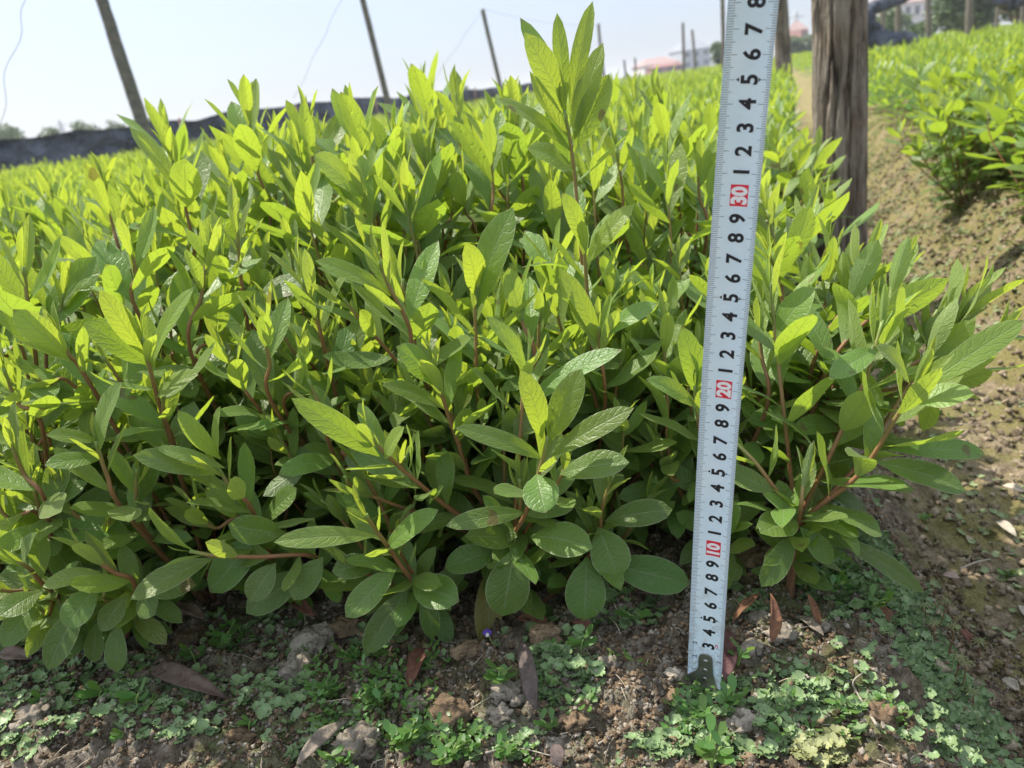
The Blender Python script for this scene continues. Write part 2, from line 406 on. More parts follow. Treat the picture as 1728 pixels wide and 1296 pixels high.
def auto_leaves(mb, P, rg, L=.05, n_top=9, n_low=7, low0=.3, res=(9, 5), vigor=1.0, phi0=None, wr=.325):
    """whorl of upright young leaves at the apex, broader ones below, spreading old ones down the stem"""
    P = np.asarray(P); n = len(P); seg = np.r_[0, np.cumsum(np.linalg.norm(np.diff(P, axis=0), axis=1))]; tot = seg[-1]
    def at(s):
        q = np.clip(s, 0, tot); p = np.array([np.interp(q, seg, P[:, k]) for k in range(3)])
        e = min(q+.004, tot); e0 = e-.008
        tn = np.array([np.interp(e, seg, P[:, k])-np.interp(max(e0, 0), seg, P[:, k]) for k in range(3)])
        return p, nrm(tn)
    phi = rg.random()*6.28 if phi0 is None else phi0
    zone = min(.05, tot*.28)*(.8+.4*rg.random())*vigor
    N = n_top+n_low
    for k in range(N):
        phi += 2.4+rg.uniform(-.3, .3)
        if k < n_top:
            q = k/max(1, n_top-1)            # 0 innermost .. 1 outer
            s = tot - zone*q**1.35
            inc = R(6+44*q**1.15+rg.uniform(-9, 9))
            ll = L*(.42+.62*q**.75)*rg.uniform(.85, 1.12)*(1 if q > .12 else .9); age = max(0, 1-.72*q+rg.uniform(-.15, .15))
            ww = ll*(.23+(wr-.19)*q)*rg.uniform(.88, 1.12); fold = .95-.7*q; arch = .06-.16*q+rg.uniform(-.03, .03)
            if q > .25: arch = -.05+rg.uniform(-.05, .10)
        else:
            q = (k-n_top+1)/max(1, n_low)
            s = tot-zone*1.15-(tot*(1-low0)-zone*1.15)*q**1.1
            inc = R(55+28*q+rg.uniform(-16, 16))
            ll = L*(1.0-.28*q)*rg.uniform(.8, 1.15); age = max(0, .26-.26*q+rg.uniform(-.08, .14))
            ww = ll*(wr+.05*q)*rg.uniform(.85, 1.15); fold = .22; arch = .05+rg.uniform(-.10, .12)
        p, tn = at(s); o = perp(tn, phi)
        d = tn*math.cos(inc)+o*math.sin(inc)
        if k >= n_top: d = nrm(d+np.array([0, 0, .12-.45*q*rg.random()]))
        nn = tn*math.sin(inc)-o*math.cos(inc)
        nn = nrm(nn+np.array([0, 0, .25]))
        leaf(mb, p, p+d*ll, ww, nn, min(1, age), None, arch, fold, *res, a=.95+.25*rg.random(), b=.62+.22*rg.random(),
             roll=rg.uniform(-.35, .35), twist=rg.uniform(-.4, .4), wave=.045 if res[0] > 5 else 0, rg=rg,
             yel=(rg.random()*.6 if (k > n_top+3 and rg.random() < .04) else 0))

def stem_tube(mb, P, r0_, r1, nv=7, agebase=.35):
    n = len(P); q = np.linspace(0, 1, n)
    tube(mb, P, r0_+(r1-r0_)*q**.8, nv, np.clip(agebase+(1-agebase)*q**1.5, 0, 1))

# --- generic seedling variants (shared meshes); built 0.33 m tall on their own base
def make_variant(seed, H=.33, nsh=6, res=(6, 4), ntop=9, nlow=6, spread=.07, L=.05):
    rg = random.Random(seed); ms, ml = MB(), MB()
    for k in range(nsh):
        a = k*2*math.pi/nsh+rg.uniform(-.5, .5); r = spread*rg.uniform(.35, 1.15)*(0.25 if k == 0 else 1)
        h = H*rg.uniform(.74, 1.0)*(1.0 if k == 0 else .93)
        tip = np.array([r*math.cos(a), r*math.sin(a), h-.018])
        b0 = np.array([rg.uniform(-.006, .006), rg.uniform(-.006, .006), -.02])
        c1 = np.array([tip[0]*.45, tip[1]*.45, h*.28]); c2 = np.array([tip[0]*.9+rg.uniform(-.008, .008), tip[1]*.9+rg.uniform(-.008, .008), h*.66])
        P = spline([b0, c1, c2, tip], 14)
        stem_tube(ms, P, .0017, .0009, 6)
        auto_leaves(ml, P, rg, L*rg.uniform(.85, 1.15), ntop, nlow, .06, res)
    return ms.mesh('stem', M_STEM), ml.mesh('foliage', M_LEAF)

# ------------------------------------------------------------------ hero plants, placed where the photo has them
HERO = []
def hero_plant(label, base, shoots, seed, group=None, open_=False):
    """base (x,y) world; shoots: list of dict(c=[(px,py,Y)...] from low to apex, L, top, low, ex=[explicit leaves])"""
    rg = random.Random(seed)
    bz = gz(*base); root = empty('seedling_shrub', (base[0], base[1], bz), label=label, cat='shrub', group=group)
    off = np.array([base[0], base[1], bz])
    extra = []
    for sh in shoots:
        if open_ or len(sh['c']) < 3 or sh.get('top', 9) < 5: continue
        for sgn in (-1, 1):
            (xa, ya, Ya), (xb, yb, Yb), (xc, yc, Yc) = sh['c'][0], sh['c'][-2], sh['c'][-1]
            dx = sgn*rg.uniform(28, 62); dy = rg.uniform(30, 95); dY = rg.uniform(.012, .035)
            extra.append(dict(c=[(xa+dx*.3, ya+dy*.2, Ya+dY), (xb+dx*.8, yb+dy, Yb+dY), (xc+dx*1.1, yc+dy, Yc+dY)], L=sh.get('L', .05)*.86, top=8, low=3, low0=.5, r=.0022))
    for sh in shoots+extra:
        pts = [px(*q) for q in sh['c']]
        b0 = off+np.array([rg.uniform(-.006, .006), rg.uniform(-.006, .006), -.012])
        ctrl = ([b0] if not sh.get('nobase') else [])+pts
        P = spline(ctrl, 22)
        ms, ml = MB(), MB()
        r0_ = sh.get('r', .0028)*.6
        stem_tube(ms, P-off, r0_, .0012, 10, sh.get('age', .4))
        auto_leaves(ml, P-off, rg, sh.get('L', .05)*1.02, sh.get('top', 9), (sh.get('low', 7)+4 if open_ else sh.get('low', 7)*2+3), sh.get('low0', .35)*.55, (9, 5), sh.get('vig', 1.0), sh.get('phi'), sh.get('wr', .335))
        for e in sh.get('ex', []):
            bx, by, tx, ty, Y0, Y1, wpx, age = e[:8]
            B = px(bx, by, Y0); T = px(tx, ty, Y1)
            dep = (B-CP)@F_; W = wpx/FPX*dep
            ax = nrm(P[-1]-P[-6])
            nn = nrm(ax+np.array([0, -.75, .2])) if len(e) < 9 else np.array(e[8], float)
            leaf(ml, B-off, T-off, W, nn, age, None, e[9] if len(e) > 9 else .07, .22, 11, 7, a=1.0, b=.68, wave=.04, rg=rg, twist=rg.uniform(-.2, .2))
        so = obj('shoot', ms.mesh('shoot', M_STEM), root)
        obj('leaves', ml.mesh('leaves', M_LEAF), so)
    HERO.append(base)
    return root

def b2(x, y, Y): p = px(x, y, Y); return p
# right plant beyond the tape
hero_plant('spreading seedling shrub right of the measuring tape, its woody base bare above grey clods', (0.172, .452), [
    dict(c=[(1350, 890, .445), (1450, 800, .43), (1515, 700, .42), (1552, 640, .415)], L=.052, top=9, low=4, low0=.45, r=.0034,
         ex=[(1540, 680, 1645, 665, .42, .40, 52, .6), (1480, 780, 1630, 830, .43, .41, 55, .1), (1535, 650, 1478, 585, .415, .40, 45, .6), (1545, 660, 1728, 540, .42, .43, 45, .7), (1500, 760, 1662, 765, .42, .42, 40, .15)]),
    dict(c=[(1345, 890, .45), (1395, 780, .45), (1460, 640, .46), (1490, 540, .47)], L=.056, top=10, low=4, low0=.4,
         ex=[(1480, 590, 1400, 640, .46, .44, 42, .3), (1487, 585, 1520, 480, .465, .455, 48, .5)]),
    dict(c=[(1340, 880, .46), (1330, 760, .47), (1312, 600, .49), (1300, 480, .50)], L=.055, top=9, low=5, low0=.4,
         ex=[(1310, 570, 1375, 485, .49, .48, 55, .25), (1315, 610, 1365, 560, .49, .46, 38, .7)]),
    dict(c=[(1355, 890, .46), (1450, 780, .47), (1540, 640, .49), (1610, 550, .50)], L=.056, top=9, low=5, low0=.5,
         ex=[(1610, 555, 1665, 430, .5, .49, 42, .6)]),
    dict(c=[(1335, 885, .44), (1290, 800, .44), (1235, 740, .455)], L=.042, top=6, low=3, low0=.5),
    dict(c=[(1345, 905, .44), (1352, 850, .43), (1356, 800, .44)], L=.04, top=6, low=4, low0=.3,
         ex=[(1355, 870, 1450, 905, .435, .415, 70, .15), (1395, 860, 1488, 905, .435, .415, 62, .25), (1345, 880, 1283, 900, .43, .415, 58, .15),
             (1340, 900, 1285, 990, .435, .42, 42, .1, (0, -1, .5)), (1350, 890, 1405, 950, .43, .42, 36, .1, (0, -1, .5)), (1400, 900, 1560, 1000, .44, .42, 34, 0, (0, -1, 1))]),
], 11, open_=True)
hero_plant('bushy seedling shrub between the tape and the thick post, its tips over the path', (.205, .55), [
    dict(c=[(1370, 620, .52), (1440, 500, .54), (1466, 430, .545)], L=.056, top=9, low=6, low0=.4),
    dict(c=[(1400, 620, .50), (1500, 510, .515), (1524, 450, .52)], L=.056, top=9, low=6, low0=.4),
    dict(c=[(1330, 600, .56), (1312, 470, .57), (1298, 430, .57)], L=.056, top=9, low=6, low0=.4),
    dict(c=[(1450, 680, .49), (1580, 590, .50), (1645, 500, .505)], L=.056, top=9, low=6, low0=.4),
    dict(c=[(1385, 640, .58), (1392, 500, .60), (1398, 425, .61)], L=.058, top=9, low=6, low0=.3),
    dict(c=[(1420, 640, .56), (1432, 540, .575), (1440, 480, .58)], L=.054, top=9, low=6, low0=.3),
    dict(c=[(1280, 560, .60), (1345, 430, .62), (1360, 370, .63)], L=.056, top=9, low=6, low0=.3),
], 31)
hero_plant('seedling shrub behind the tallest one, its tips level with the far net fence', (.16, .80), [
    dict(c=[(1150, 420, .75), (1130, 290, .75), (1118, 190, .75)], L=.064, top=9, low=4, low0=.6),
    dict(c=[(1060, 420, .72), (1050, 320, .72), (1040, 250, .72)], L=.06, top=8, low=4, low0=.6),
    dict(c=[(1190, 420, .72), (1180, 330, .72), (1178, 270, .72)], L=.058, top=8, low=4, low0=.6)], 41)
hero_plant('seedling shrub left of the tallest one with a narrow pointed tuft', (-.01, .78), [
    dict(c=[(885, 400, .74), (878, 280, .74), (870, 195, .74)], L=.062, top=9, low=4, low0=.6),
    dict(c=[(830, 420, .70), (832, 320, .70), (826, 245, .70)], L=.060, top=8, low=4, low0=.6),
    dict(c=[(740, 420, .72), (725, 320, .72), (712, 250, .72)], L=.060, top=8, low=4, low0=.6)], 42)
# central front
hero_plant('front seedling shrub in the middle with its big bright rosette left of the tape', (-.012, .50), [
    dict(c=[(858, 930, .455), (885, 870, .44), (912, 790, .425), (925, 735, .42)], L=.042, top=7, low=1, low0=.6, r=.003,
         ex=[(930, 770, 1070, 688, .42, .41, 40, .45), (918, 775, 768, 722, .425, .41, 36, .3), (945, 800, 1062, 780, .425, .405, 50, .1), (925, 745, 982, 622, .42, .415, 50, .45),
             (915, 740, 878, 625, .42, .41, 46, .6), (905, 800, 920, 866, .425, .40, 60, .25, (0, -1, .9)), (890, 865, 752, 888, .44, .42, 34, .2)]),
    dict(c=[(870, 940, .46), (880, 700, .47), (890, 610, .475)], L=.047, top=8, low=4, low0=.35,
         ex=[(892, 640, 820, 535, .475, .46, 44, .5), (880, 690, 1050, 590, .475, .455, 46, .1)]),
    dict(c=[(1000, 930, .47), (1015, 860, .46), (1035, 800, .455)], L=.042, top=7, low=3, low0=.4,
         ex=[(1010, 890, 1045, 975, .46, .44, 66, .3, (0, -1, .6)), (990, 940, 985, 1048, .455, .435, 68, .1, (0, -1, .5)), (1020, 880, 1135, 860, .46, .45, 46, .05), (1020, 950, 1165, 985, .47, .455, 60, .02, (0, -1, .7)),
             (1010, 980, 1055, 1070, .47, .455, 50, 0, (0, -1, .4))]),
    dict(c=[(860, 950, .45), (862, 928, .445)], L=.035, top=2, low=1,
         ex=[(868, 925, 848, 1040, .44, .425, 74, .08, (0, -1, .4)), (895, 905, 1000, 925, .44, .415, 62, .2, (.1, -.6, 1)), (870, 915, 785, 905, .45, .43, 44, .1), (840, 930, 750, 960, .46, .45, 50, .02)]),
], 12)
hero_plant('seedling shrub left of the middle whose long red branch leans towards the left', (.02, .545), [
    dict(c=[(790, 880, .47), (700, 810, .45), (640, 755, .44), (622, 728, .437)], L=.046, top=8, low=2, low0=.7,
         ex=[(640, 770, 492, 672, .44, .42, 42, .3), (650, 775, 682, 720, .44, .43, 32, .9)]),
    dict(c=[(815, 850, .49), (770, 740, .485), (738, 640, .48), (730, 610, .48)], L=.05, top=8, low=4, low0=.4,
         ex=[(735, 650, 668, 585, .48, .465, 52, .2), (750, 690, 645, 650, .48, .46, 36, .25)]),
], 13)
hero_plant('low forward seedling shrub at the front edge left of the hanging yellow leaf', (-.07, .515), [
    dict(c=[(700, 985, .45), (660, 930, .435), (628, 885, .425), (618, 868, .423)], L=.042, top=7, low=2, low0=.6, r=.003,
         ex=[(635, 905, 462, 915, .425, .405, 36, .8), (650, 930, 740, 860, .435, .42, 38, .35), (668, 960, 583, 1042, .44, .42, 46, .3, (0, -1, .8)), (695, 985, 775, 1015, .445, .42, 60, .1, (0, -.8, 1)),
             (690, 990, 615, 1103, .45, .43, 46, .05, (0, -1, .5)), (720, 990, 730, 1078, .455, .445, 34, .02, (0, -1, .3)), (640, 950, 560, 965, .45, .44, 44, .05)]),
    dict(c=[(690, 980, .48), (655, 880, .48), (615, 800, .475), (600, 770, .475)], L=.045, top=7, low=4),
], 14)
hero_plant('seedling shrub at the left with an upright yellow rosette on a brown stem', (-.27, .55), [
    dict(c=[(290, 750, .50), (268, 680, .49), (250, 610, .48), (240, 570, .475)], L=.052, top=7, low=2, low0=.5, r=.003,
         ex=[(248, 615, 142, 545, .485, .465, 46, .2), (256, 620, 328, 484, .485, .47, 32, .9), (246, 600, 168, 488, .48, .465, 36, .8), (262, 670, 335, 632, .49, .47, 40, .7)]),
    dict(c=[(215, 870, .46), (180, 800, .45), (162, 745, .445)], L=.044, top=6, low=2, low0=.5,
         ex=[(165, 770, 205, 645, .45, .44, 46, .3), (165, 745, 78, 735, .45, .43, 30, .3), (170, 775, 75, 785, .45, .43, 34, .2)]),
    dict(c=[(165, 670, .50), (118, 600, .49), (100, 570, .49)], L=.05, top=7, low=2, low0=.6,
         ex=[(118, 605, 22, 522, .49, .475, 44, .9)]),
], 15)
hero_plant('seedling shrub left of centre with short leafy shoots above a horizontal red branch', (-.20, .53), [
    dict(c=[(430, 870, .465), (395, 830, .455), (368, 790, .45)], L=.046, top=8, low=3, low0=.4,
         ex=[(375, 800, 224, 768, .455, .435, 40, .25), (380, 790, 262, 755, .45, .44, 24, .8), (370, 770, 372, 685, .45, .44, 24, .4), (372, 775, 300, 692, .45, .44, 30, .6)]),
    dict(c=[(540, 945, .47), (430, 940, .445), (365, 938, .435), (320, 930, .43)], L=.04, top=4, low=4, low0=.1, r=.0028,
         ex=[(360, 942, 220, 1012, .44, .42, 46, .35, (0, -.8, 1)), (465, 950, 420, 1015, .45, .435, 44, .15, (0, -1, .5)), (545, 940, 494, 1012, .455, .44, 46, .2, (0, -1, .5)), (330, 930, 252, 855, .43, .42, 40, .4), (520, 960, 415, 1035, .47, .45, 50, .05, (0, -1, .6)),
             (480, 900, 385, 885, .46, .45, 50, .2), (440, 900, 355, 1000, .47, .45, 60, .02, (0, -1, .6))]),
], 16)
hero_plant('low seedling shrub at the left edge hanging its dark leaves over the bed', (-.33, .52), [
    dict(c=[(228, 990, .45), (190, 965, .435), (150, 935, .43), (135, 915, .43)], L=.042, top=7, low=3, low0=.4,
         ex=[(170, 965, 72, 990, .435, .42, 34, .7), (165, 990, 110, 1060, .44, .42, 50, .2, (0, -1, .6)), (140, 1020, 80, 1130, .45, .43, 50, .05, (0, -1, .5)), (215, 1005, 170, 1065, .445, .43, 40, .2, (0, -1, .6)), (200, 1050, 198, 1135, .45, .435, 38, .1, (0, -1, .4)),
             (165, 1050, 160, 1118, .455, .445, 34, .05, (0, -1, .4)), (240, 1000, 262, 1038, .45, .435, 46, .1, (0, -1, .6))]),
    dict(c=[(90, 1000, .46), (50, 960, .44), (20, 945, .435)], L=.042, top=6, low=4, low0=.2,
         ex=[(65, 1000, 0, 1040, .44, .42, 44, .15, (0, -1, .8)), (60, 1020, 5, 1092, .45, .43, 46, .05, (0, -1, .6)), (40, 960, 60, 900, .44, .43, 34, .3)]),
], 17)
hero_plant('seedling shrub against the left edge of the photo, its shoots cut by the frame', (-.42, .58), [
    dict(c=[(80, 860, .46), (40, 800, .455), (15, 740, .45)], L=.052, top=8, low=4),
    dict(c=[(75, 740, .5), (30, 680, .495), (5, 620, .49)], L=.052, top=8, low=4),
    dict(c=[(60, 600, .53), (48, 520, .52), (40, 450, .52)], L=.062, top=8, low=4),
], 18)
hero_plant('tallest seedling shrub, its top rosette reaching above the skyline', (.05, .63), [
    dict(c=[(1000, 700, .58), (985, 480, .575), (968, 280, .57), (952, 185, .565)], L=.062, top=3, low=1, low0=.72, r=.003, age=.45,
         ex=[(955, 195, 885, 55, .567, .555, 48, .75, (.25, -1, .2)), (958, 200, 878, 30, .57, .58, 34, .4), (955, 180, 940, 22, .567, .565, 26, .5), (962, 190, 1000, 2, .57, .565, 30, .8, (-.4, -1, 0)), (968, 240, 1018, 72, .57, .56, 40, .6, (-.5, -1, .1)),
             (970, 255, 1028, 125, .57, .56, 46, .5, (-.2, -1, .2)), (968, 260, 838, 165, .57, .56, 34, .6, (.1, -.8, 1)), (970, 290, 890, 250, .57, .56, 50, .6), (960, 280, 925, 160, .57, .575, 36, .2)]),
    dict(c=[(1000, 640, .55), (990, 480, .54), (984, 400, .535)], L=.054, top=8, low=4, low0=.5,
         ex=[(985, 420, 948, 325, .535, .52, 34, .6), (988, 450, 1070, 345, .54, .525, 36, .9)]),
    dict(c=[(1020, 700, .52), (1012, 590, .51), (1010, 550, .508)], L=.05, top=8, low=4, low0=.4,
         ex=[(1012, 570, 1110, 512, .51, .495, 34, .3), (1010, 580, 945, 455, .51, .5, 34, .6)]),
], 19)
hero_plant('seedling shrub behind the tape with shoots showing on both sides of it', (.14, .56), [
    dict(c=[(1135, 800, .50), (1125, 660, .51), (1118, 540, .52)], L=.05, top=8, low=5),
    dict(c=[(1190, 800, .485), (1180, 720, .475), (1172, 650, .47)], L=.046, top=7, low=3,
         ex=[(1180, 690, 1090, 640, .475, .455, 36, .8), (1178, 670, 1150, 550, .475, .465, 40, .4)]),
    dict(c=[(1225, 900, .47), (1228, 870, .465)], L=.042, top=5, low=4, ex=[(1225, 930, 1275, 920, .46, .445, 36, .3), (1225, 905, 1245, 845, .46, .455, 36, .3), (1220, 950, 1248, 978, .46, .45, 34, .2)]),
    dict(c=[(1290, 700, .5), (1285, 600, .51), (1275, 540, .52)], L=.046, top=7, low=4),
], 20)
hero_plant('seedling shrub in the middle with a pale broad leaf turned to the camera', (-.03, .60), [
    dict(c=[(810, 700, .53), (803, 560, .53), (800, 490, .53)], L=.06, top=8, low=4,
         ex=[(803, 500, 785, 410, .53, .51, 46, .8), (806, 520, 866, 350, .53, .52, 60, .1)]),
    dict(c=[(715, 640, .52), (690, 550, .51), (655, 480, .505), (640, 440, .505)], L=.056, top=8, low=4,
         ex=[(660, 500, 532, 440, .51, .49, 38, .6)]),
    dict(c=[(900, 640, .52), (880, 540, .52), (872, 470, .52)], L=.05, top=7, low=4),
], 21)
hero_plant('seedling shrub left of the middle, its two rosettes nearly touching', (-.14, .60), [
    dict(c=[(470, 700, .51), (455, 610, .50), (440, 545, .495)], L=.05, top=8, low=4),
    dict(c=[(560, 640, .54), (535, 540, .53), (510, 470, .53)], L=.056, top=8, low=4),
    dict(c=[(560, 760, .49), (545, 700, .485), (520, 640, .48)], L=.046, top=7, low=4),
], 22)
hero_plant('seedling shrub left of centre carrying a dense lime tuft over dark leaves', (-.23, .66), [
    dict(c=[(330, 620, .56), (340, 500, .56), (350, 430, .56)], L=.058, top=9, low=4),
    dict(c=[(250, 560, .58), (230, 460, .58), (215, 400, .58)], L=.058, top=8, low=4),
    dict(c=[(420, 560, .59), (405, 450, .59), (400, 380, .59)], L=.056, top=8, low=4),
], 23)
hero_plant('tall seedling shrub with a drooping pair of broad leaves against the sky', (-.17, .74), [
    dict(c=[(650, 520, .66), (635, 390, .65), (610, 320, .645)], L=.068, top=7, low=3, low0=.7, ex=[(612, 335, 528, 262, .645, .62, 56, .9), (612, 345, 545, 290, .645, .63, 40, .1)]),
    dict(c=[(640, 480, .72), (628, 300, .72), (605, 215, .72)], L=.068, top=9, low=4, low0=.6),
    dict(c=[(540, 460, .73), (530, 300, .73), (520, 215, .73)], L=.066, top=8, low=4, low0=.6),
], 24)
hero_plant('tall seedling shrub on the left, its tufts standing against the dark netting', (-.36, .76), [
    dict(c=[(330, 480, .70), (315, 360, .69), (290, 270, .68)], L=.066, top=9, low=4, low0=.6),
    dict(c=[(450, 420, .76), (435, 290, .76), (418, 195, .76)], L=.066, top=9, low=4, low0=.6),
    dict(c=[(215, 470, .70), (190, 380, .70), (175, 310, .70)], L=.06, top=8, low=4, low0=.6),
], 25)

# ------------------------------------------------------------------ the mass of seedlings behind, each one its own thing
variants = [make_variant(100+k, .33, 8+k % 3, (6, 4), 8, 8, .072, .063) for k in range(8)]
rgm = random.Random(3)
protos = []
def copy_plant(k, loc, rz, sc, label, group, tilt=(0, 0)):
    if k not in PROTO:
        root = empty('seedling_shrub', loc); st_ = obj('stem', variants[k][0], root); fo = obj('foliage', variants[k][1], root)
        PROTO[k] = (root, st_, fo)
    else:
        r_, s__, f__ = PROTO[k]; root = r_.copy(); C.objects.link(root)
        for ch in (s__, f__):
            c = ch.copy(); C.objects.link(c); c.parent = root
    root.location = loc; root.rotation_euler = (tilt[0], tilt[1], rz); root.scale = (sc[0], sc[0], sc[1])
    tag(root, label, 'shrub', group); return root
PROTO = {}
cands = []
sp_ = .108
for i in range(-40, 60):
    for j in range(0, 60):
        s = .0 - (i)*sp_ + (sp_/2 if j % 2 else 0) + rgm.uniform(-.03, .03); t = .4 + j*sp_*.9 + rgm.uniform(-.03, .03)
        X, Y = xy(s, t)
        if s > .035 and s < (.45 if t < 1.9 else .40): continue
        if (s < .1 and Y < .66+.03*math.sin(X*9)) or Y < .6: continue
        if s > 2.2: continue
        if abs(X) > .70*Y+.12: continue
        if any((X-a)**2+(Y-b_)**2 < .004 for a, b_ in HERO): continue
        d = math.hypot(X, Y); cands.append((d if s < .1 else d*.86, X, Y, s))
cands.sort(); MAXN = 258
near = cands[:MAXN]
dlim = near[-1][0]
for i in range(15):
    for j in range(2):
        X = -.50+i*.046+rgm.uniform(-.012, .012)+.02*j; Y = .575+.05*j+rgm.uniform(-.012, .012)-.1*max(0, X)
        s, t = st(X, Y)
        if s > -.01: continue
        copy_plant((i+3*j) % 8, (X, Y, gz(X, Y)), rgm.uniform(0, 6.28), (.85, rgm.uniform(.50, .66)+.12*j), 'short leafy seedling filling the dark gap behind the front shrubs', 'short seedlings filling the front row', (.12, 0))
for q, (d, X, Y, s) in enumerate(near):
    H = .33+.05*(vnoise(np.array([X*4]), np.array([Y*4]), 8)[0]-.5)*2
    if Y < 1.15: H *= 1.0+.07*math.exp(-((X+.05)/.4)**2)
    if Y > .95: H *= max(.83, 1-.17*(Y-.95)/.7)
    if s > .38: H = .27+rgm.uniform(-.02, .02)
    if -.16 < s < .1: H *= .8+.2*(-s+.04)/.2
    H = max(.2, H)*rgm.uniform(.93, 1.06)
    tilt = (0, 0)
    if s > .38 and s < .54: tilt = (0, -.3)
    if -.08 < s < .1: tilt = (0, .28)
    if s > .38: g0 = 1.2
    else: g0 = 1.0
    if s > .38: lab, grp = 'low bushy seedling in the bed right of the path', 'seedlings in the bed right of the path'
    elif s > -.12: lab, grp = 'seedling at the right border of the big bed, beside the path', 'seedlings along the path border'
    elif X < -.1: lab, grp = 'seedling in the crowded left half of the big bed behind the front row', 'seedlings in the left half of the big bed'
    else: lab, grp = 'seedling in the crowded right half of the big bed behind the front row', 'seedlings in the right half of the big bed'
    g = H/.33
    copy_plant(q % 8, (X, Y, gz(X, Y)), rgm.uniform(0, 6.28), (g0*rgm.uniform(.92, 1.1), g), lab, grp, tilt)

# ------------------------------------------------------------------ the rest of the beds: too many to count
def far_template(seed, nsh, nl, res, L, H, spread):
    rg = random.Random(seed); ml = MB()
    for k in range(nsh):
        a = rg.uniform(0, 6.28); r = spread*math.sqrt(rg.random()); h = H*rg.uniform(.75, 1.05)
        c = np.array([r*math.cos(a), r*math.sin(a), 0])
        for q in range(nl):
            f = q/(nl-1); phi = q*2.4+rg.random(); inc = R(12+62*f+rg.uniform(-10, 10))
            z = h-.02-(h*.55)*f**1.6
            d = np.array([math.cos(phi)*math.sin(inc), math.sin(phi)*math.sin(inc), math.cos(inc)])
            nn = np.array([-math.cos(phi)*math.cos(inc), -math.sin(phi)*math.cos(inc), math.sin(inc)])+[0, 0, .2]
            ll = L*(.6+.5*math.sqrt(f))*rg.uniform(.8, 1.15)
            p = c*(.6+.4*z/h)+[0, 0, z]
            leaf(ml, p, p+d*ll, ll*(.22+.12*f), nn, max(0, min(1, .95-.9*f+rg.uniform(-.1, .1))), None, .03, .3, *res, rg=rg, roll=rg.uniform(-.4, .4))
    return [np.vstack(ml.V), np.vstack(ml.F), np.vstack(ml.uv), np.vstack(ml.c)]
def scatter_mesh(name, temps, pts, rzs, scs, zsc, mat):
    Vs, Fs, Us, Cs, n = [], [], [], [], 0
    rr = np.random.RandomState(5)
    for i, (p, a, s, zz) in enumerate(zip(pts, rzs, scs, zsc)):
        V, F, U, Cc = temps[i % len(temps)]
        ca, sa = math.cos(a)*s, math.sin(a)*s
        W = np.empty_like(V); W[:, 0] = V[:, 0]*ca-V[:, 1]*sa+p[0]; W[:, 1] = V[:, 0]*sa+V[:, 1]*ca+p[1]; W[:, 2] = V[:, 2]*zz+p[2]
        Vs.append(W); Fs.append(F+n); Us.append(U); Cs.append(Cc); n += len(V)
    return mesh_np(name, np.vstack(Vs), np.vstack(Fs), mat, np.vstack(Us), np.vstack(Cs))
def bed_ok(X, Y):
    s, t = st(X, Y)
    if .035 < s < .38: return False
    for k in (1, 2, 3, 4, 5, 6):
        if abs(s-.24-1.75*k) < .16 or abs(s-.24+2.6*k) < .16: return False
    # the netting fence bounds the field on the left
    if (X+6.2)*.93-(Y-10)*.36 < .25: return False
    return True
def far_zone(y0, y1, dens, temps, seed, H, wide=.74):
    rg = np.random.RandomState(seed); pts = []
    area = wide*(y1*y1-y0*y0); n = int(area*dens)
    Y = np.sqrt(rg.uniform(y0*y0, y1*y1, n)); X = rg.uniform(-1, 1, n)*Y*wide
    for a, b_ in zip(X, Y):
        if bed_ok(a, b_): pts.append((a, b_))
    pts = np.array(pts); z = ground_z(pts[:, 0], pts[:, 1]); P = np.c_[pts, z]
    m = len(P); hv = H*(.74+.50*fbm(P[:, 0]*1.5, P[:, 1]*1.5, 2, 4))*rg.uniform(.92, 1.08, m)
    return P, rg.uniform(0, 6.28, m), rg.uniform(.9, 1.15, m), hv/.28
t1 = [far_template(k, 6, 10, (5, 3), .05, .28, .07) for k in range(6)]
t2 = [far_template(20+k, 7, 8, (3, 3), .055, .28, .12) for k in range(6)]
t3 = [far_template(40+k, 9, 6, (3, 2), .085, .28, .30) for k in range(5)]
GF[(3, 2)] = grid_faces(3, 2)
# first ring: everything not taken by an individual plant
rest = [c for c in cands[MAXN:] if c[2] < 4.4]
rr = random.Random(8)
P1 = [(c[1], c[2], gz(c[1], c[2])) for c in rest]
z1 = [(.27 if c[3] > .38 else .28)*rr.uniform(.9, 1.08)/.28 for c in rest]
zA = far_zone(4.3, 7, 45, t1, 3, .275)
ymax = max(c[2] for c in rest)
PA = list(zA[0]); 
a_all = P1+PA
m1 = scatter_mesh('seedling_mass', t1, a_all, [rr.uniform(0, 6.28) for _ in a_all], [1.0]*len(a_all), z1+list(zA[3]), M_LEAF_FAR)
# fill ring between the individuals and 4.4 m with extra plants for those outside the candidate lattice
zB = far_zone(7, 16, 11, t2, 4, .275); m2 = scatter_mesh('seedling_mass_b', t2, zB[0], zB[1], zB[2], zB[3], M_LEAF_FAR)
zC = far_zone(16, 75, 1.7, t3, 6, .285); m3 = scatter_mesh('seedling_mass_c', t3, zC[0], zC[1], zC[2], zC[3], M_LEAF_FAR)
def join_meshes(name, ms, mat):
    V, F3, F4, Cc, n = [], [], [], [], 0
    for m in ms:
        k = len(m.vertices); v = np.empty(k*3, np.float32); m.vertices.foreach_get('co', v); V.append(v.reshape(-1, 3))
        f = np.empty(len(m.loops), np.int32); m.loops.foreach_get('vertex_index', f); F4.append(f.reshape(-1, 4)+n)
        c = np.empty(k*4, np.float32); m.color_attributes['lc'].data.foreach_get('color', c); Cc.append(c.reshape(-1, 4)); n += k
    me = mesh_np(name, np.vstack(V), np.vstack(F4), mat, None, np.vstack(Cc))
    for m in ms: bpy.data.meshes.remove(m)
    return me
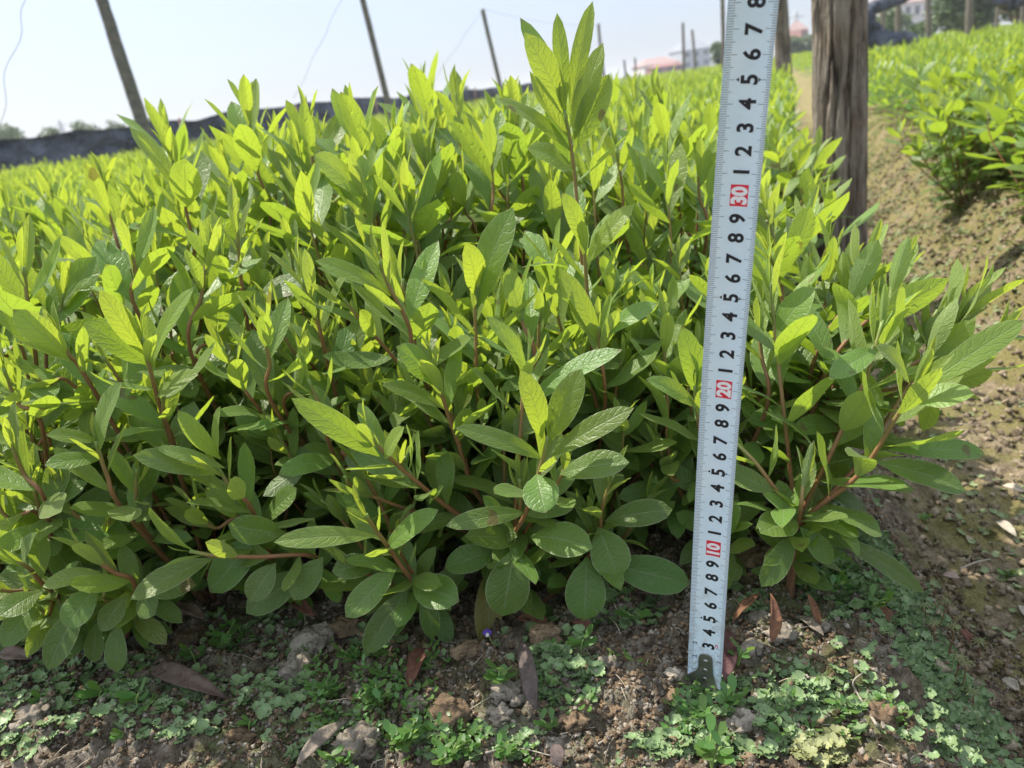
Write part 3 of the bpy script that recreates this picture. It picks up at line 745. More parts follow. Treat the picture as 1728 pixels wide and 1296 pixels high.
fm = obj('seedling_field', join_meshes('seedling_field', [m1, m2, m3], M_LEAF_FAR))
tag(fm, 'endless carpet of lime green seedlings filling the beds far behind', 'seedlings', kind='stuff')
# ------------------------------------------------------------------ measuring tape
TB = np.array([0.0930, 0.3819, 0.0]); TL = np.array([.0745, -.0102, 1.0]); TL /= np.linalg.norm(TL); TK = -.1764
YAW = R(-25)
def tp(s): return TB+s*TL+np.array([0, TK*s*s, 0])
def tframe(s):
    t = nrm(TL+np.array([0, 2*TK*s, 0])); w0 = np.array([math.cos(YAW), math.sin(YAW), 0]); w_ = nrm(w0-t*(w0@t)); n_ = np.cross(w_, t)
    if n_[1] > 0: n_ = -n_
    return w_, n_
TW = .0208
def tmap(a, s, off=0.0):
    """a: metres from the tape's centre to the right; s: metres up the tape; off: out of its face"""
    w_, n_ = tframe(s); sag = .0022*(2*a/TW)**2
    return tp(s)+w_*a*.985+n_*(sag+off)
tape = empty('measuring_tape', tuple(TB), label='silver steel measuring tape standing upright on the soil in front of the shrubs', cat='measuring tape')
def tobj(name, V, F, mat, parent=tape, smooth=True):
    return obj(name, mesh_np(name, np.asarray(V)-TB, F, mat, smooth=smooth), parent)
M_TAPE = plain('tape_enamel', (.66, .80, .88), .30, 0, 60, (.72, .84, .90), .05, .0002, .5)
def tape_dirt():
    nt = M_TAPE.node_tree; b = nt.nodes['Principled BSDF']; tc = nd(nt, 'ShaderNodeTexCoord'); sx = nd(nt, 'ShaderNodeSeparateXYZ'); nt.links.new(tc.outputs['Object'], sx.inputs[0])
    n = noise(nt, 130, 5, .7, tc.outputs['Object']); n2 = noise(nt, 28, 3, .6, tc.outputs['Object'])
    g = nt.nodes.new('ShaderNodeMapRange'); g.inputs['From Min'].default_value = .09; g.inputs['From Max'].default_value = 0; g.inputs['To Min'].default_value = .06; g.inputs['To Max'].default_value = .75; nt.links.new(sx.outputs[2], g.inputs['Value'])
    f = mth(nt, 'MULTIPLY', sst_node(nt, n, .48, .7), g.outputs[0])
    old = b.inputs['Base Color'].links[0].from_socket
    nt.links.new(mixc(nt, f, old, (.30, .24, .17)), b.inputs['Base Color'])
    nt.links.new(mth(nt, 'MULTIPLY_ADD', n2, .35, .12), b.inputs['Roughness'])
tape_dirt()
M_INK = plain('black_ink', (.012, .012, .018), .45)
M_RED = plain('red_ink', (.72, .02, .05), .45)
M_WHITE = plain('white_ink', (.85, .85, .85), .45)
M_STEEL = plain('blackened_steel', (.26, .25, .23), .36, .85, 90, (.42, .40, .37), .2, .0003)
M_RIVET = plain('rivet_steel', (.42, .42, .42), .3, 1.0)
TOP = .47
ns, na = 95, 13; V = []
for side in (0, 1):
    for i in range(ns):
        for j in range(na):
            s0_ = .0055*(1-j/(na-1)); V.append(tmap((j/(na-1)-.5)*TW, s0_+(TOP-s0_)*(i/(ns-1))**1.0, 0 if side == 0 else -.00018))
F1 = grid_faces(ns, na); N1 = ns*na; F = [tuple(f) for f in F1]+[tuple(f[::-1]+N1) for f in F1]
for i in range(ns-1):
    for j in (0, na-1):
        a, b_ = i*na+j, (i+1)*na+j; F.append((a, b_, b_+N1, a+N1) if j == 0 else (b_, a, a+N1, b_+N1))
for j in range(na-1):
    F.append((j, j+1, j+1+N1, j+N1)); e = (ns-1)*na; F.append((e+j+1, e+j, e+j+N1, e+j+1+N1))
tobj('blade', V, F, M_TAPE)
# ticks: both edges
def quads_on(lst, off):
    V, F = [], []
    for (a0, a1, s0, s1) in lst:
        k = max(1, int(abs(a1-a0)/.0015)); m = max(1, int(abs(s1-s0)/.004))
        b0 = len(V)
        for i in range(m+1):
            for j in range(k+1): V.append(tmap(a0+(a1-a0)*j/k, s0+(s1-s0)*i/m, off))
        for i in range(m):
            for j in range(k): a = b0+i*(k+1)+j; F.append((a, a+1, a+k+2, a+k+1))
    return V, F
tk = []
h = TW/2-.0002
for mm in range(12, 462):
    s = mm/1000
    Ln = .0052 if mm % 10 == 0 else (.0040 if mm % 5 == 0 else .0029); tk.append((-h, -h+Ln, s-.00010, s+.00010))
    Ln = .0042 if mm % 10 == 0 else (.0030 if mm % 5 == 0 else .0019); tk.append((h-Ln, h, s-.00010, s+.00010))
V, F = quads_on(tk, .00006); tobj('scale_marks', V, F, M_INK, smooth=False)
# printed numerals, read with the head turned left
def text_mesh(txt, size, bold=.02):
    cu = bpy.data.curves.new('numeral', 'FONT'); cu.body = txt; cu.size = size; cu.offset = bold*size; cu.align_x = 'CENTER'; cu.align_y = 'CENTER'
    cu.resolution_u = 4; cu.extrude = 0
    o = bpy.data.objects.new('numeral', cu); C.objects.link(o); bpy.context.view_layer.update()
    me = bpy.data.meshes.new_from_object(o.evaluated_get(bpy.context.evaluated_depsgraph_get())); C.objects.unlink(o); bpy.data.objects.remove(o)
    me.transform(Matrix.Identity(4)); return me
TXT = {}
def numeral(txt, a, s, size, mat, off=.00007, sx=1.0, bold=.035, parent=tape, rot=True):
    key = (txt, size, bold)
    if key not in TXT:
        me = text_mesh(txt, size, bold); co = np.array([v.co[:] for v in me.vertices])
        cx = (co[:, 0].min()+co[:, 0].max())/2; cy = (co[:, 1].min()+co[:, 1].max())/2
        TXT[key] = (co-[cx, cy, 0], [tuple(p.vertices) for p in me.polygons]); bpy.data.meshes.remove(me)
    co, polys = TXT[key]
    V = [tmap(a-c[1]*1.0, s+c[0]*sx, off)-TB for c in co] if rot else [tmap(a+c[0], s+c[1], off)-TB for c in co]
    me = bpy.data.meshes.new('numeral'); me.from_pydata([tuple(v) for v in V], [], polys); me.materials.append(mat); me.update()
    return obj('numeral', me, parent)
for n in range(3, 46):
    s = n/100
    if n % 10 == 0:
        V, F = quads_on([(-.0030, .0052, s-.0050, s+.0050)], .00005)
        rb = tobj('decade_block', V, F, M_RED)
        numeral(str(n), .0011, s, .0095, M_WHITE, .00009, .86, .05, rb)
    else:
        numeral(str(n % 10), .0012, s+(.0008 if n % 10 == 1 else (-.0008 if n % 10 == 9 else 0)), .0100, M_INK, sx=.92, bold=.032)
# little arrow marks at every fifth centimetre, small numerals by the hook, tiny red mark
V, F = [], []
for n in range(5, 46, 10):
    s = n/100
    for (a0, a1) in ((-.0046, -.0032), (.0062, .0052)):
        b0 = len(V); V += [tmap(a0, s, .00006), tmap(a1, s-.0009, .00006), tmap(a1, s+.0009, .00006), tmap((a0+a1)/2, s+.00045, .00006)]
        F += [(b0, b0+1, b0+2, b0+3)]
tobj('arrow_marks', V, F, M_INK, smooth=False)
for n in (1, 2, 3): numeral(str(n), -.0068, n/100+.0012, .0036, M_INK, bold=.02)
numeral('CE', .0062, .0315, .0022, M_RED, bold=.03)
for n in (1, 2): numeral(str(n), .0082, n/100+.0005, .0030, M_INK, bold=.02)
# end hook: plate with a rounded top, flaring foot, three rivets, lip
hk = []
outl = [(-.0016, .0238), (-.0032, .0228), (-.0040, .0205), (-.0040, .0135), (-.0052, .0105), (-.0104, .0072), (-.0104, .0048), (-.0040, .0012), (.0084, -.0012), (.0062, .0050), (.0047, .0105), (.0040, .0205), (.0032, .0228), (.0016, .0238)]
bm = None
import bmesh
def prism(name, outl, off0, off1, mat, parent):
    n = len(outl); V = [tmap(a, s, off0)-TB for a, s in outl]+[tmap(a, s, off1)-TB for a, s in outl]
    me = bpy.data.meshes.new(name)
    me.from_pydata([tuple(v) for v in V], [], [tuple(range(n)), tuple(range(2*n-1, n-1, -1))]+[(i, (i+1) % n, n+(i+1) % n, n+i) for i in range(n)])
    me.materials.append(mat); me.update(); o = obj(name, me, parent)
    md = o.modifiers.new('bevel', 'BEVEL'); md.width = .0002; md.segments = 2; return o
hook = prism('end_hook', outl, .0002, .0011, M_STEEL, tape)
for s in (.0055, .0120, .0188):
    V = []; nn = 14
    for k in range(4):
        rr_ = .0017*math.cos(k*math.pi/6.2); of = .0011+.0009*math.sin(k*math.pi/6.2)
        for q in range(nn): V.append(tmap(.0003+rr_*math.cos(q*6.2832/nn), s+rr_*math.sin(q*6.2832/nn), of)-TB)
    F = [tuple(f) for f in grid_faces(4, nn, True)]+[tuple(range(3*nn, 4*nn))]
    me = bpy.data.meshes.new('rivet'); me.from_pydata([tuple(v) for v in V], [], F); me.materials.append(M_RIVET); me.update(); obj('rivet', me, hook)
w_, n_ = tframe(0)
lipc = tp(-.0006)-TB
V = []
for (a, b_, z) in [(-.0092, 0, 0), (.0092, 0, 0), (.0100, .009, -.001), (-.0070, .009, -.001)]:
    V.append(lipc+w_*a-n_*b_*1.0+np.array([0, 0, z]))
V += [v+np.array([0, 0, -.0011]) for v in V]
lp = tobj('hook_lip', np.array(V)+TB, [(0, 1, 2, 3), (7, 6, 5, 4), (0, 4, 5, 1), (1, 5, 6, 2), (2, 6, 7, 3), (3, 7, 4, 0)], M_STEEL, hook, False)

# ------------------------------------------------------------------ timber posts
def bark_mat():
    m, nt, N, L, b = newmat('bark')
    tc = nd(nt, 'ShaderNodeTexCoord'); mp = nd(nt, 'ShaderNodeMapping'); mp.inputs['Scale'].default_value = (1, 1, .17)
    L.new(tc.outputs['Object'], mp.inputs[0])
    n1 = noise(nt, 55, 5, .6, mp.outputs[0]); n2 = noise(nt, 160, 4, .6, mp.outputs[0]); n3 = noise(nt, 9, 3, .5, tc.outputs['Object'])
    c = ramp(nt, n1, [(.28, (.035, .026, .02)), (.40, (.14, .11, .088)), (.58, (.27, .23, .19)), (.8, (.38, .34, .29))])
    c = mixc(nt, mth(nt, 'MULTIPLY', sst_node(nt, n3, .5, .7), .4), c, (.20, .13, .08))
    L.new(c, b.inputs['Base Color']); b.inputs['Roughness'].default_value = .85; b.inputs['Specular IOR Level'].default_value = .25
    h = mth(nt, 'ADD', n1, mth(nt, 'MULTIPLY', n2, .4)); L.new(bump(nt, h, 1.0, .012), b.inputs['Normal'])
    return m
M_BARK = bark_mat()
M_POLE = plain('weathered_bamboo', (.10, .095, .08), .75, 0, 30, (.20, .18, .14), .3, .002)
def post(name, base, top, rad, label, group=None, nv=72, nz=170, seed=1, crack=.12, mat=M_BARK, cat='post'):
    base = np.asarray(base, float); top = np.asarray(top, float); V = []
    ax = top-base
    a_ = nrm(np.cross(ax, [0, 1, 0])); b_ = nrm(np.cross(a_, ax))
    th_ = np.arange(nv)/nv*2*math.pi
    for i in range(nz):
        f = i/(nz-1); c = ax*f + a_*.01*math.sin(f*5+seed) + b_*.008*math.sin(f*7+2*seed); z = f*np.linalg.norm(ax)
        g = np.abs(fbm(np.cos(th_)*3.2+9+z*4.2, np.sin(th_)*3.2+9-z*3.3, 3, seed)-.5)*3
        g2 = fbm(np.cos(th_)*9+20, np.sin(th_)*9+20+z*22, 3, seed+4)
        g3 = vnoise(np.cos(th_)*2.2+5, np.sin(th_)*2.2+5+z*3, seed+8)
        rr_ = rad*(1.02-.10*f)*(1-crack*np.exp(-(g/.16)**2)+.13*(g2-.5)+.16*(g3-.5))
        V.append(c+np.outer(rr_*np.cos(th_), a_)+np.outer(rr_*np.sin(th_), b_))
    V = np.vstack(V+[[ax]]); F = [tuple(f) for f in grid_faces(nz, nv, True)]
    e = len(V)-1; F += [((nz-1)*nv+k, (nz-1)*nv+(k+1) % nv, (nz-1)*nv+(k+2) % nv, e) for k in range(0, nv, 2)]
    o = obj(name, mesh_np(name, V, F, mat), None, tuple(base)); return tag(o, label, cat, group)
def on_ray(x, y, Y, z):
    """column standing under pixel x at distance Y"""
    p = px(x, y, Y); return np.array([p[0], p[1], z])
pb = px(1420, 400, 1.42); pt = px(1409, 0, 1.42)
dr = (pt-pb); top1 = pb+dr*4.5; bot1 = pb-dr*(pb[2]+.16)/dr[2]
post('timber_post', bot1, top1, .0435, 'thick barky timber post standing in the path close to the tape', seed=3, nz=420, nv=150, crack=.22)
pb = px(1323, 130, 4.6); pt = px(1312, 0, 4.6); dr = pt-pb
post('timber_post', pb-dr*(pb[2]+.1)/dr[2], pb+dr*4.5, .044, 'slimmer blurred timber post farther down the path, right behind the tape', seed=9, nz=160, nv=60, crack=.2)
# thin poles carrying the net wires: (pixel of a low point, pixel of a high point, distance, top height or None)
poles = [
    (245, 215, 172, 0, 5.2, 2.6, .038, 'thick dark leaning bamboo pole at the far left'),
    (657, 180, 610, 0, 8.0, 3.2, .030, 'dark leaning knotted pole left of the tallest rosette'),
    (840, 130, 815, 15, 15.5, None, .040, 'leaning pole with a visible top, third from the left on the skyline'),
    (1018, 125, 1010, 40, 26, None, .050, 'short distant pole just right of the tallest rosette'),
    (1056, 125, 1053, 101, 45, None, .06, 'tiny distant pole stub left of the red roofed house'),
    (1073, 122, 1071, 97, 47, None, .06, 'tiny distant pole stub nearest the red roofed house'),
    (1154, 110, 1152, 38, 31, None, .055, 'distant grey pole, taller of the two between house and tape'),
    (1173, 112, 1168, 50, 34, None, .055, 'distant grey pole, shorter of the two between house and tape'),
    (1221, 110, 1218, 0, 13, 3.0, .032, 'pale pole standing just left of the measuring tape'),
    (1514, 80, 1515, 0, 14, 3.0, .045, 'thin post behind the right bed next to the draped net'),
    (1566, 55, 1566, 0, 15, 3.0, .050, 'grey post before the bushes, second right of the draped net'),
    (1490, 60, 1491, 5, 20, 3.0, .05, 'faint post between the draped net and the bushes'),
    (1636, 55, 1638, 0, 12, 3.0, .050, 'grey post before the tall bushes near the right edge'),
    (1681, 52, 1685, 5, 15, 3.0, .035, 'thin leaning stake near the right edge'),
    (1724, 45, 1726, 5, 17, 3.0, .04, 'thin post cut by the right edge of the photo'),
]
PT = []
for k, (xa, ya, xb, yb, Y, top, rad, lab) in enumerate(poles):
    a = px(xa, ya, Y); b_ = px(xb, yb, Y); d = b_-a
    lo = a-d*((a[2]+.1)/d[2]); hi = b_ if top is None else a+d*((top-a[2])/d[2])
    post('net_pole', lo, hi, rad, lab, 'slender poles holding up the net wires', 14, 34, 20+k, .06, M_POLE, 'pole'); PT.append(hi)
# wires
M_WIRE = plain('galvanised_wire', (.20, .20, .20), .8)
def wire(a, b_, sag, r, lab, grp='thin wires over the field', nm='wire'):
    a = np.asarray(a); b_ = np.asarray(b_); t = np.linspace(0, 1, 24)
    P = a+np.outer(t, b_-a); P[:, 2] -= sag*4*t*(1-t)
    P[:, 0] += .012*np.sin(t*17)*(np.linalg.norm(b_-a) < 6)
    mb = MB(); tube(mb, P-P[0], r*.6, 6); tag(obj(nm, mb.mesh(nm, M_WIRE), None, tuple(P[0])), lab, 'wire', grp)
wire(px(72, -60, 2.4), px(-6, 240, 2.4), -.03, .0013, 'thin crinkled wire hanging in the upper left corner')
wire(px(590, -30, 9), px(497, 165, 9), 0, .0035, 'faint slanting wire left of the knotted leaning pole')
wire(px(815, 15, 15.5), px(722, 150, 15.5), 0, .005, 'faint slanting stay wire dropping left from the pole with a visible top')
wire(PT[2], PT[3], .12, .004, 'sagging top wire right of the third pole')
# ------------------------------------------------------------------ black shade netting round the field
def net_mat():
    m, nt, N, L, b = newmat('shade_net')
    tc = nd(nt, 'ShaderNodeTexCoord'); n = noise(nt, 2.2, 5, .6, tc.outputs['Object'])
    L.new(ramp(nt, n, [(.38, (.05, .06, .085)), (.62, (.17, .19, .245))]), b.inputs['Base Color']); b.inputs['Roughness'].default_value = .7
    L.new(bump(nt, noise(nt, 5, 5, .65, tc.outputs['Object']), 1.0, .25), b.inputs['Normal'])
    return m
M_NET = net_mat()
def net_strip(pts, z0, z1, n, seed, base):
    P = spline([(a, b_, 0) for a, b_ in pts], n); nz = 14; V = []
    for side in (0, 1):
        for i in range(n):
            t = nrm(P[min(n-1, i+1)]-P[max(0, i-1)]); nn = np.array([-t[1], t[0], 0]); L_ = i*.9
            top = z1+.14*(vnoise(np.array([L_*.16]), np.array([1.]), seed)[0]-.5)-.03*abs(math.sin(i*.26))
            for j in range(nz):
                f = j/(nz-1); fl = .26*(fbm(np.array([L_*.55+f*1.2]), np.array([f*3.]), 3, seed)[0]-.5)+.04*math.sin(i*.9+f*2)
                V.append(P[i]+nn*(fl+(.006 if side else 0)+.12*(1-f)**3)+np.array([0, 0, z0+(top-z0)*f])-base)
    G = grid_faces(n, nz); k = n*nz; F = [tuple(f) for f in G]+[tuple(f[::-1]+k) for f in G]
    for i in range(n-1):
        a = i*nz+nz-1; F.append((a, a+nz, a+nz+k, a+k))
    return V, F
base = np.array([-6.1, 10.4, 0.0])
fence = empty('net_fence', tuple(base), label='low black shade net fence stretching behind the seedlings on the left', cat='fence')
V, F = net_strip([(-6.1, 10.4), (-3.5, 17), (-.2, 26), (3.4, 36), (6, 43)], -.05, .67, 240, 4, base)
obj('netting', mesh_np('netting', V, F, M_NET), fence)
M_STK = plain('rusty_stake', (.20, .11, .08), .8, 0, 20, (.28, .18, .14))
for k in range(9):
    f = k/8; a = np.array([-6.05+.05, 10.25, 0])*(1-f)+np.array([3.6, 35.6, 0])*f
    mb = MB(); a2 = a+[.10, -.10, 0]-base; tube(mb, [a2+[0, 0, -.1], a2+[.01, 0, .3], a2+[.02, 0, .66]], .022, 8); obj('stake', mb.mesh('stake', M_STK), fence)
# crumpled end of the net nearer on the left
mb = MB(); hb = np.array([-6.6, 9.6, 0.0])
nu, nv = 46, 40; V = []
for i in range(nu):
    for j in range(nv):
        u = i/(nu-1); v = j/(nv-1); X = -2.6+3.6*u; Yy = -.5+1.3*v
        env = math.sin(math.pi*min(1, max(0, v)))**.6*math.sin(math.pi*min(1, .12+u*.88))**.5
        rz = env*(.32+.40*(1-u)*.5+.28*(fbm(np.array([X*1.6]), np.array([Yy*2.5+X]), 4, 12)[0]-.5)*2)
        V.append((X, Yy, rz-.02))
mb.add(V, grid_faces(nu, nv)); hp = obj('net_heap', mb.mesh('net_heap', M_NET), None, tuple(hb))
tag(hp, 'crumpled heap of black shade net at the left end of the net fence', 'netting')
# post wrapped in pale sheet with black net slung off it
M_SHEET = plain('grey_sheet', (.42, .40, .37), .7, 0, 6, (.52, .50, .47), .4, .02)
wpb = px(1452, 66, 9.5); wpt = px(1442, -40, 9.5)
wrap = empty('wrapped_post', (wpb[0], wpb[1], 0), label='post wrapped in a pale sheet with black netting slung from it', cat='post')
mb = MB(); o0 = np.array([wpb[0], wpb[1], 0]); pts = [np.array([0, 0, -.05]), np.array([0, 0, .3]), (wpt-o0)*.5, wpt-o0, (wpt-o0)*1.9]
tube(mb, spline(pts, 24), np.linspace(.17, .09, 24), 14, jit=lambda i, k: 1+.15*math.sin(i*1.1+k*2)); obj('sheet', mb.mesh('sheet', M_SHEET), wrap)
mb = MB(); pts = [px(1540, -12, 9.4), px(1510, 2, 9.3), px(1478, 12, 9.25), px(1462, 20, 9.2), px(1466, 48, 9.2), px(1484, 72, 9.2), px(1500, 82, 9.2)]
tube(mb, spline(pts, 40)-o0, np.r_[np.linspace(.05, .075, 20), np.linspace(.09, .13, 20)], 12, jit=lambda i, k: 1+.25*math.sin(i*.8+k*1.7)*math.sin(i*.31)); obj('netting', mb.mesh('netting', M_NET), wrap)
mb = MB(); q = px(1488, 74, 9.2)-o0; tube(mb, spline([q+[-.15, 0, .02], q+[.1, 0, .03], q+[.5, 0, -.02]], 16), np.linspace(.12, .05, 16), 10, jit=lambda i, k: 1+.3*math.sin(i*1.3+k)); obj('netting', mb.mesh('netting', M_NET), wrap)
mb = MB(); pts = [px(1660, -20, 9.5), px(1685, 1, 9.5), px(1712, 3, 9.5), px(1740, -14, 9.5)]; q0 = pts[0]
tube(mb, spline(pts, 24)-q0, np.linspace(.05, .10, 24), 10, jit=lambda i, k: 1+.25*math.sin(i*.9+k)); tag(obj('net_roll', mb.mesh('net_roll', M_NET), None, tuple(q0)), 'rolled black net sagging into view at the upper right corner', 'netting')

# ------------------------------------------------------------------ trees and bushes beyond the field
def crown_mesh(seed, w, h, n, leafs, gap=.5, cone=0):
    """leaf clumps spread through an uneven crown volume, base at z=0"""
    rg = random.Random(seed); V = []; Cc = []; F = []
    lobes = [(rg.uniform(-.32, .32), rg.uniform(-.32, .32), rg.uniform(.2, .85), rg.uniform(.22, .40)) for _ in range(9)]
    k = 0
    while k < n:
        lx, ly, lz, lr = rg.choice(lobes)
        a = nrm([rg.gauss(0, 1), rg.gauss(0, 1), rg.gauss(0, 1)])*lr*(rg.random()**.35)
        x, y, z = lx+a[0], ly+a[1], lz+a[2]*.8
        if z < 0: z = -z
        if cone: x *= (1.15-z*cone); y *= (1.15-z*cone)
        c = np.array([x*w, y*w, z*h]); s = leafs*rg.uniform(.5, 1.2)
        d1 = nrm([rg.gauss(0, 1), rg.gauss(0, 1), rg.gauss(0, .6)]); d2 = nrm(np.cross(d1, [rg.gauss(0, 1), rg.gauss(0, 1), rg.gauss(0, 1)]))
        b0 = len(V); V += [c-d1*s, c-d2*s*.45, c+d1*s, c+d2*s*.45]; F.append((b0, b0+1, b0+2, b0+3))
        Cc += [(rg.random(), rg.random(), 0, 1)]*4; k += 1
    return V, F, Cc
M_TRUNK = plain('tree_trunk', (.10, .075, .055), .9, 0, 12, (.18, .14, .10), .5, .01)
def tree(x, ybase, Y, w, h, seed, label, group=None, n=1600, leafs=.16, trunk=.25, z0=0, cone=0, nm='broadleaf_tree', mat=M_TREE, cat='tree'):
    p = px(x, ybase, Y); root = empty(nm, (p[0], Y, z0), label=label, cat=cat, group=group)
    mb = MB(); tube(mb, spline([(0, 0, -.2), (w*.02, 0, h*.3), (-w*.02, 0, h*.6), (0, w*.02, h*.85)], 12), np.linspace(w*.045+.03, .02, 12), 9)
    for k in range(5):
        a = k*1.3+seed; z = h*(.25+.1*k); tube(mb, [(0, 0, z), (math.cos(a)*w*.16, math.sin(a)*w*.16, z+h*.09), (math.cos(a)*w*.3, math.sin(a)*w*.3, z+h*.15)], [w*.018+.01, w*.012, .01], 6)
    obj('trunk', mb.mesh('trunk', M_TRUNK), root)
    V, F, Cc = crown_mesh(seed, w, h*(1-trunk), n, leafs, cone=cone)
    obj('crown', mesh_np('crown', np.array(V), F, mat, None, np.array(Cc), False), root, (0, 0, h*trunk))
    return root
def hz(x): return 275-.138*x
def tree_at(x, topy, wpx, Y, seed, label, **k):
    top = px(x, topy, Y)[2]; w = wpx/FPX*Y*1.02; return tree(x, hz(x), Y, w, top+.1, seed, label, **k)
GR = 'small round trees beyond the net fence'
tree_at(38, 208, 46, 62, 1, 'round pale green tree beyond the fence, biggest and leftmost of its row', group=GR, leafs=.16, trunk=.1, n=1500)
tree_at(95, 208, 30, 64, 2, 'small round tree beyond the fence, second from the left', group=GR, leafs=.16, trunk=.1, n=1200)
tree_at(154, 206, 38, 66, 3, 'small round tree beyond the fence, third from the left', group=GR, leafs=.16, trunk=.1, n=1200)
tree_at(206, 205, 26, 68, 4, 'small low tree peeping over the fence left of the thick leaning pole', group=GR, leafs=.16, trunk=.1, n=1000)
tree_at(256, 200, 34, 70, 5, 'small dark tree peeping over the fence right of the thick leaning pole', group=GR, leafs=.16, trunk=.1, n=1000)
tree_at(10, 222, 50, 75, 6, 'dark bluish tree mass at the left border behind the net heap', leafs=.2, trunk=.1, n=1200)
tree_at(716, 140, 34, 95, 7, 'faint feathery tree over the fence left of the third pole', leafs=.18, trunk=.15, n=420)
tree_at(795, 146, 26, 110, 8, 'low faint bush top over the fence just left of the third pole', leafs=.22, trunk=.05, n=500)
tree_at(1222, 70, 36, 60, 9, 'hazy green tree behind the pale pole left of the tape', leafs=.2, trunk=.1, n=1500)
tree_at(1345, 62, 60, 80, 10, 'hazy green tree between the two timber posts', leafs=.26, trunk=.08, n=1800)
tree_at(1383, 66, 60, 84, 30, 'hazy green tree half hidden by the thick timber post', leafs=.26, trunk=.08, n=1800)
GB = 'trees and bushes behind the right bed'
tree_at(1500, 18, 70, 42, 11, 'dull green tree showing between the slung net and the white house', group=GB, leafs=.16, trunk=.1, n=2600)
tree_at(1552, 40, 60, 40, 12, 'small rounded bush below the white house', group=GB, leafs=.12, trunk=.03, n=2200)
tree_at(1600, -60, 70, 33, 13, 'tall olive conifer left of the post before the tall bushes', group=GB, leafs=.10, trunk=.06, n=5200, cone=.55, nm='conifer')
tree_at(1665, -40, 74, 34, 14, 'broad olive conifer right of the post before the tall bushes', group=GB, leafs=.10, trunk=.05, n=5200, cone=.4, nm='conifer')
tree_at(1712, -50, 80, 30, 15, 'dark dense evergreen at the right edge', group=GB, leafs=.10, trunk=.05, n=5600, cone=.2)
tree_at(1770, -50, 90, 30, 16, 'dark evergreen cut by the right edge of the photo', group=GB, leafs=.12, trunk=.05, n=3000, cone=.2)
tree_at(1628, 20, 60, 38, 17, 'low shaggy bush between the two olive conifers', group=GB, leafs=.12, trunk=.03, n=3000)

# ------------------------------------------------------------------ houses far away
def wall_mat(name, c, c2): return plain(name, c, .85, 0, .8, c2)
M_W1 = wall_mat('white_render', (.55, .53, .52), (.66, .63, .62)); M_W2 = wall_mat('blue_grey_render', (.36, .40, .46), (.42, .46, .52)); M_RW = wall_mat('red_wall', (.28, .12, .11), (.33, .15, .13))
M_ROOF = plain('pink_tiles', (.30, .20, .18), .8, 0, 3, (.36, .25, .23)); M_ROOFG = plain('grey_tiles', (.22, .24, .28), .8, 0, 3, (.28, .30, .34)); M_WIN = plain('dark_glass', (.06, .07, .09), .15)
def boxq(mb, x0, x1, y0, y1, z0, z1):
    V = [(x0, y0, z0), (x1, y0, z0), (x1, y1, z0), (x0, y1, z0), (x0, y0, z1), (x1, y0, z1), (x1, y1, z1), (x0, y1, z1)]
    mb.add(V, [(0, 3, 2, 1), (4, 5, 6, 7), (0, 1, 5, 4), (1, 2, 6, 5), (2, 3, 7, 6), (3, 0, 4, 7)])
def house(x, Y, wpx, hgt, dep, label, wm, rm, roofh, nwin, floors=2, rz=.1, hip=True):
    p = px(x, hz(x), Y); w_ = wpx/FPX*Y; root = empty('house', (p[0], Y, 0), rz, label=label, cat='house')
    mb = MB(); boxq(mb, -w_/2, w_/2, 0, dep, -.2, hgt); obj('wall', mb.mesh('wall', wm, False), root)
    e = w_*.04; mb = MB(); i = w_*.22 if hip else 0
    V = [(-w_/2-e, -e, hgt+.02), (w_/2+e, -e, hgt+.02), (w_/2+e, dep+e, hgt+.02), (-w_/2-e, dep+e, hgt+.02), (-w_/2+i, dep*.5, hgt+roofh), (w_/2-i, dep*.5, hgt+roofh)]
    mb.add(V, [(0, 1, 5, 4), (2, 3, 4, 5), (3, 0, 4, 4), (1, 2, 5, 5), (0, 3, 2, 1)][:2]+[(0, 3, 2, 1)])
    me = bpy.data.meshes.new('roof'); me.from_pydata(V, [], [(0, 1, 5, 4), (2, 3, 4, 5), (3, 0, 4), (1, 2, 5), (0, 3, 2, 1)]); me.materials.append(rm); obj('roof', me, root)
    for f in range(floors):
        for k in range(nwin):
            cx = -w_/2+w_*(k+.5)/nwin; ww = w_/nwin*.24; z = hgt*(f+.35)/floors; zz = hgt*(f+.8)/floors
            mb = MB(); boxq(mb, cx-ww, cx+ww, -.06, .03, z, zz); wo = obj('window', mb.mesh('window', M_WIN, False), root)
            mb = MB(); boxq(mb, cx-ww-.1, cx+ww+.1, -.16, .02, z-.16, z-.02); obj('sill', mb.mesh('sill', wm, False), wo)
house(1118, 170, 58, 1.9, 9, 'distant low white house with a pinkish roof on the skyline', M_W1, M_ROOF, 1.4, 4, 1)
house(1130, 150, 50, 1.2, 5, 'distant low dark red shed in front of the pink roofed house', M_RW, M_RW, .5, 3, 1)
house(1176, 190, 46, 4.2, 9, 'distant blue grey house right of the pink roofed one', M_W2, M_ROOFG, 2.4, 3)
house(1358, 150, 12, 4.2, 6, 'distant reddish house half hidden by the thick timber post', M_RW, M_ROOF, 1.6, 2)
house(1538, 120, 62, 5.0, 10, 'white house with a red roof among trees at the upper right', M_W1, M_ROOF, 2.0, 4)
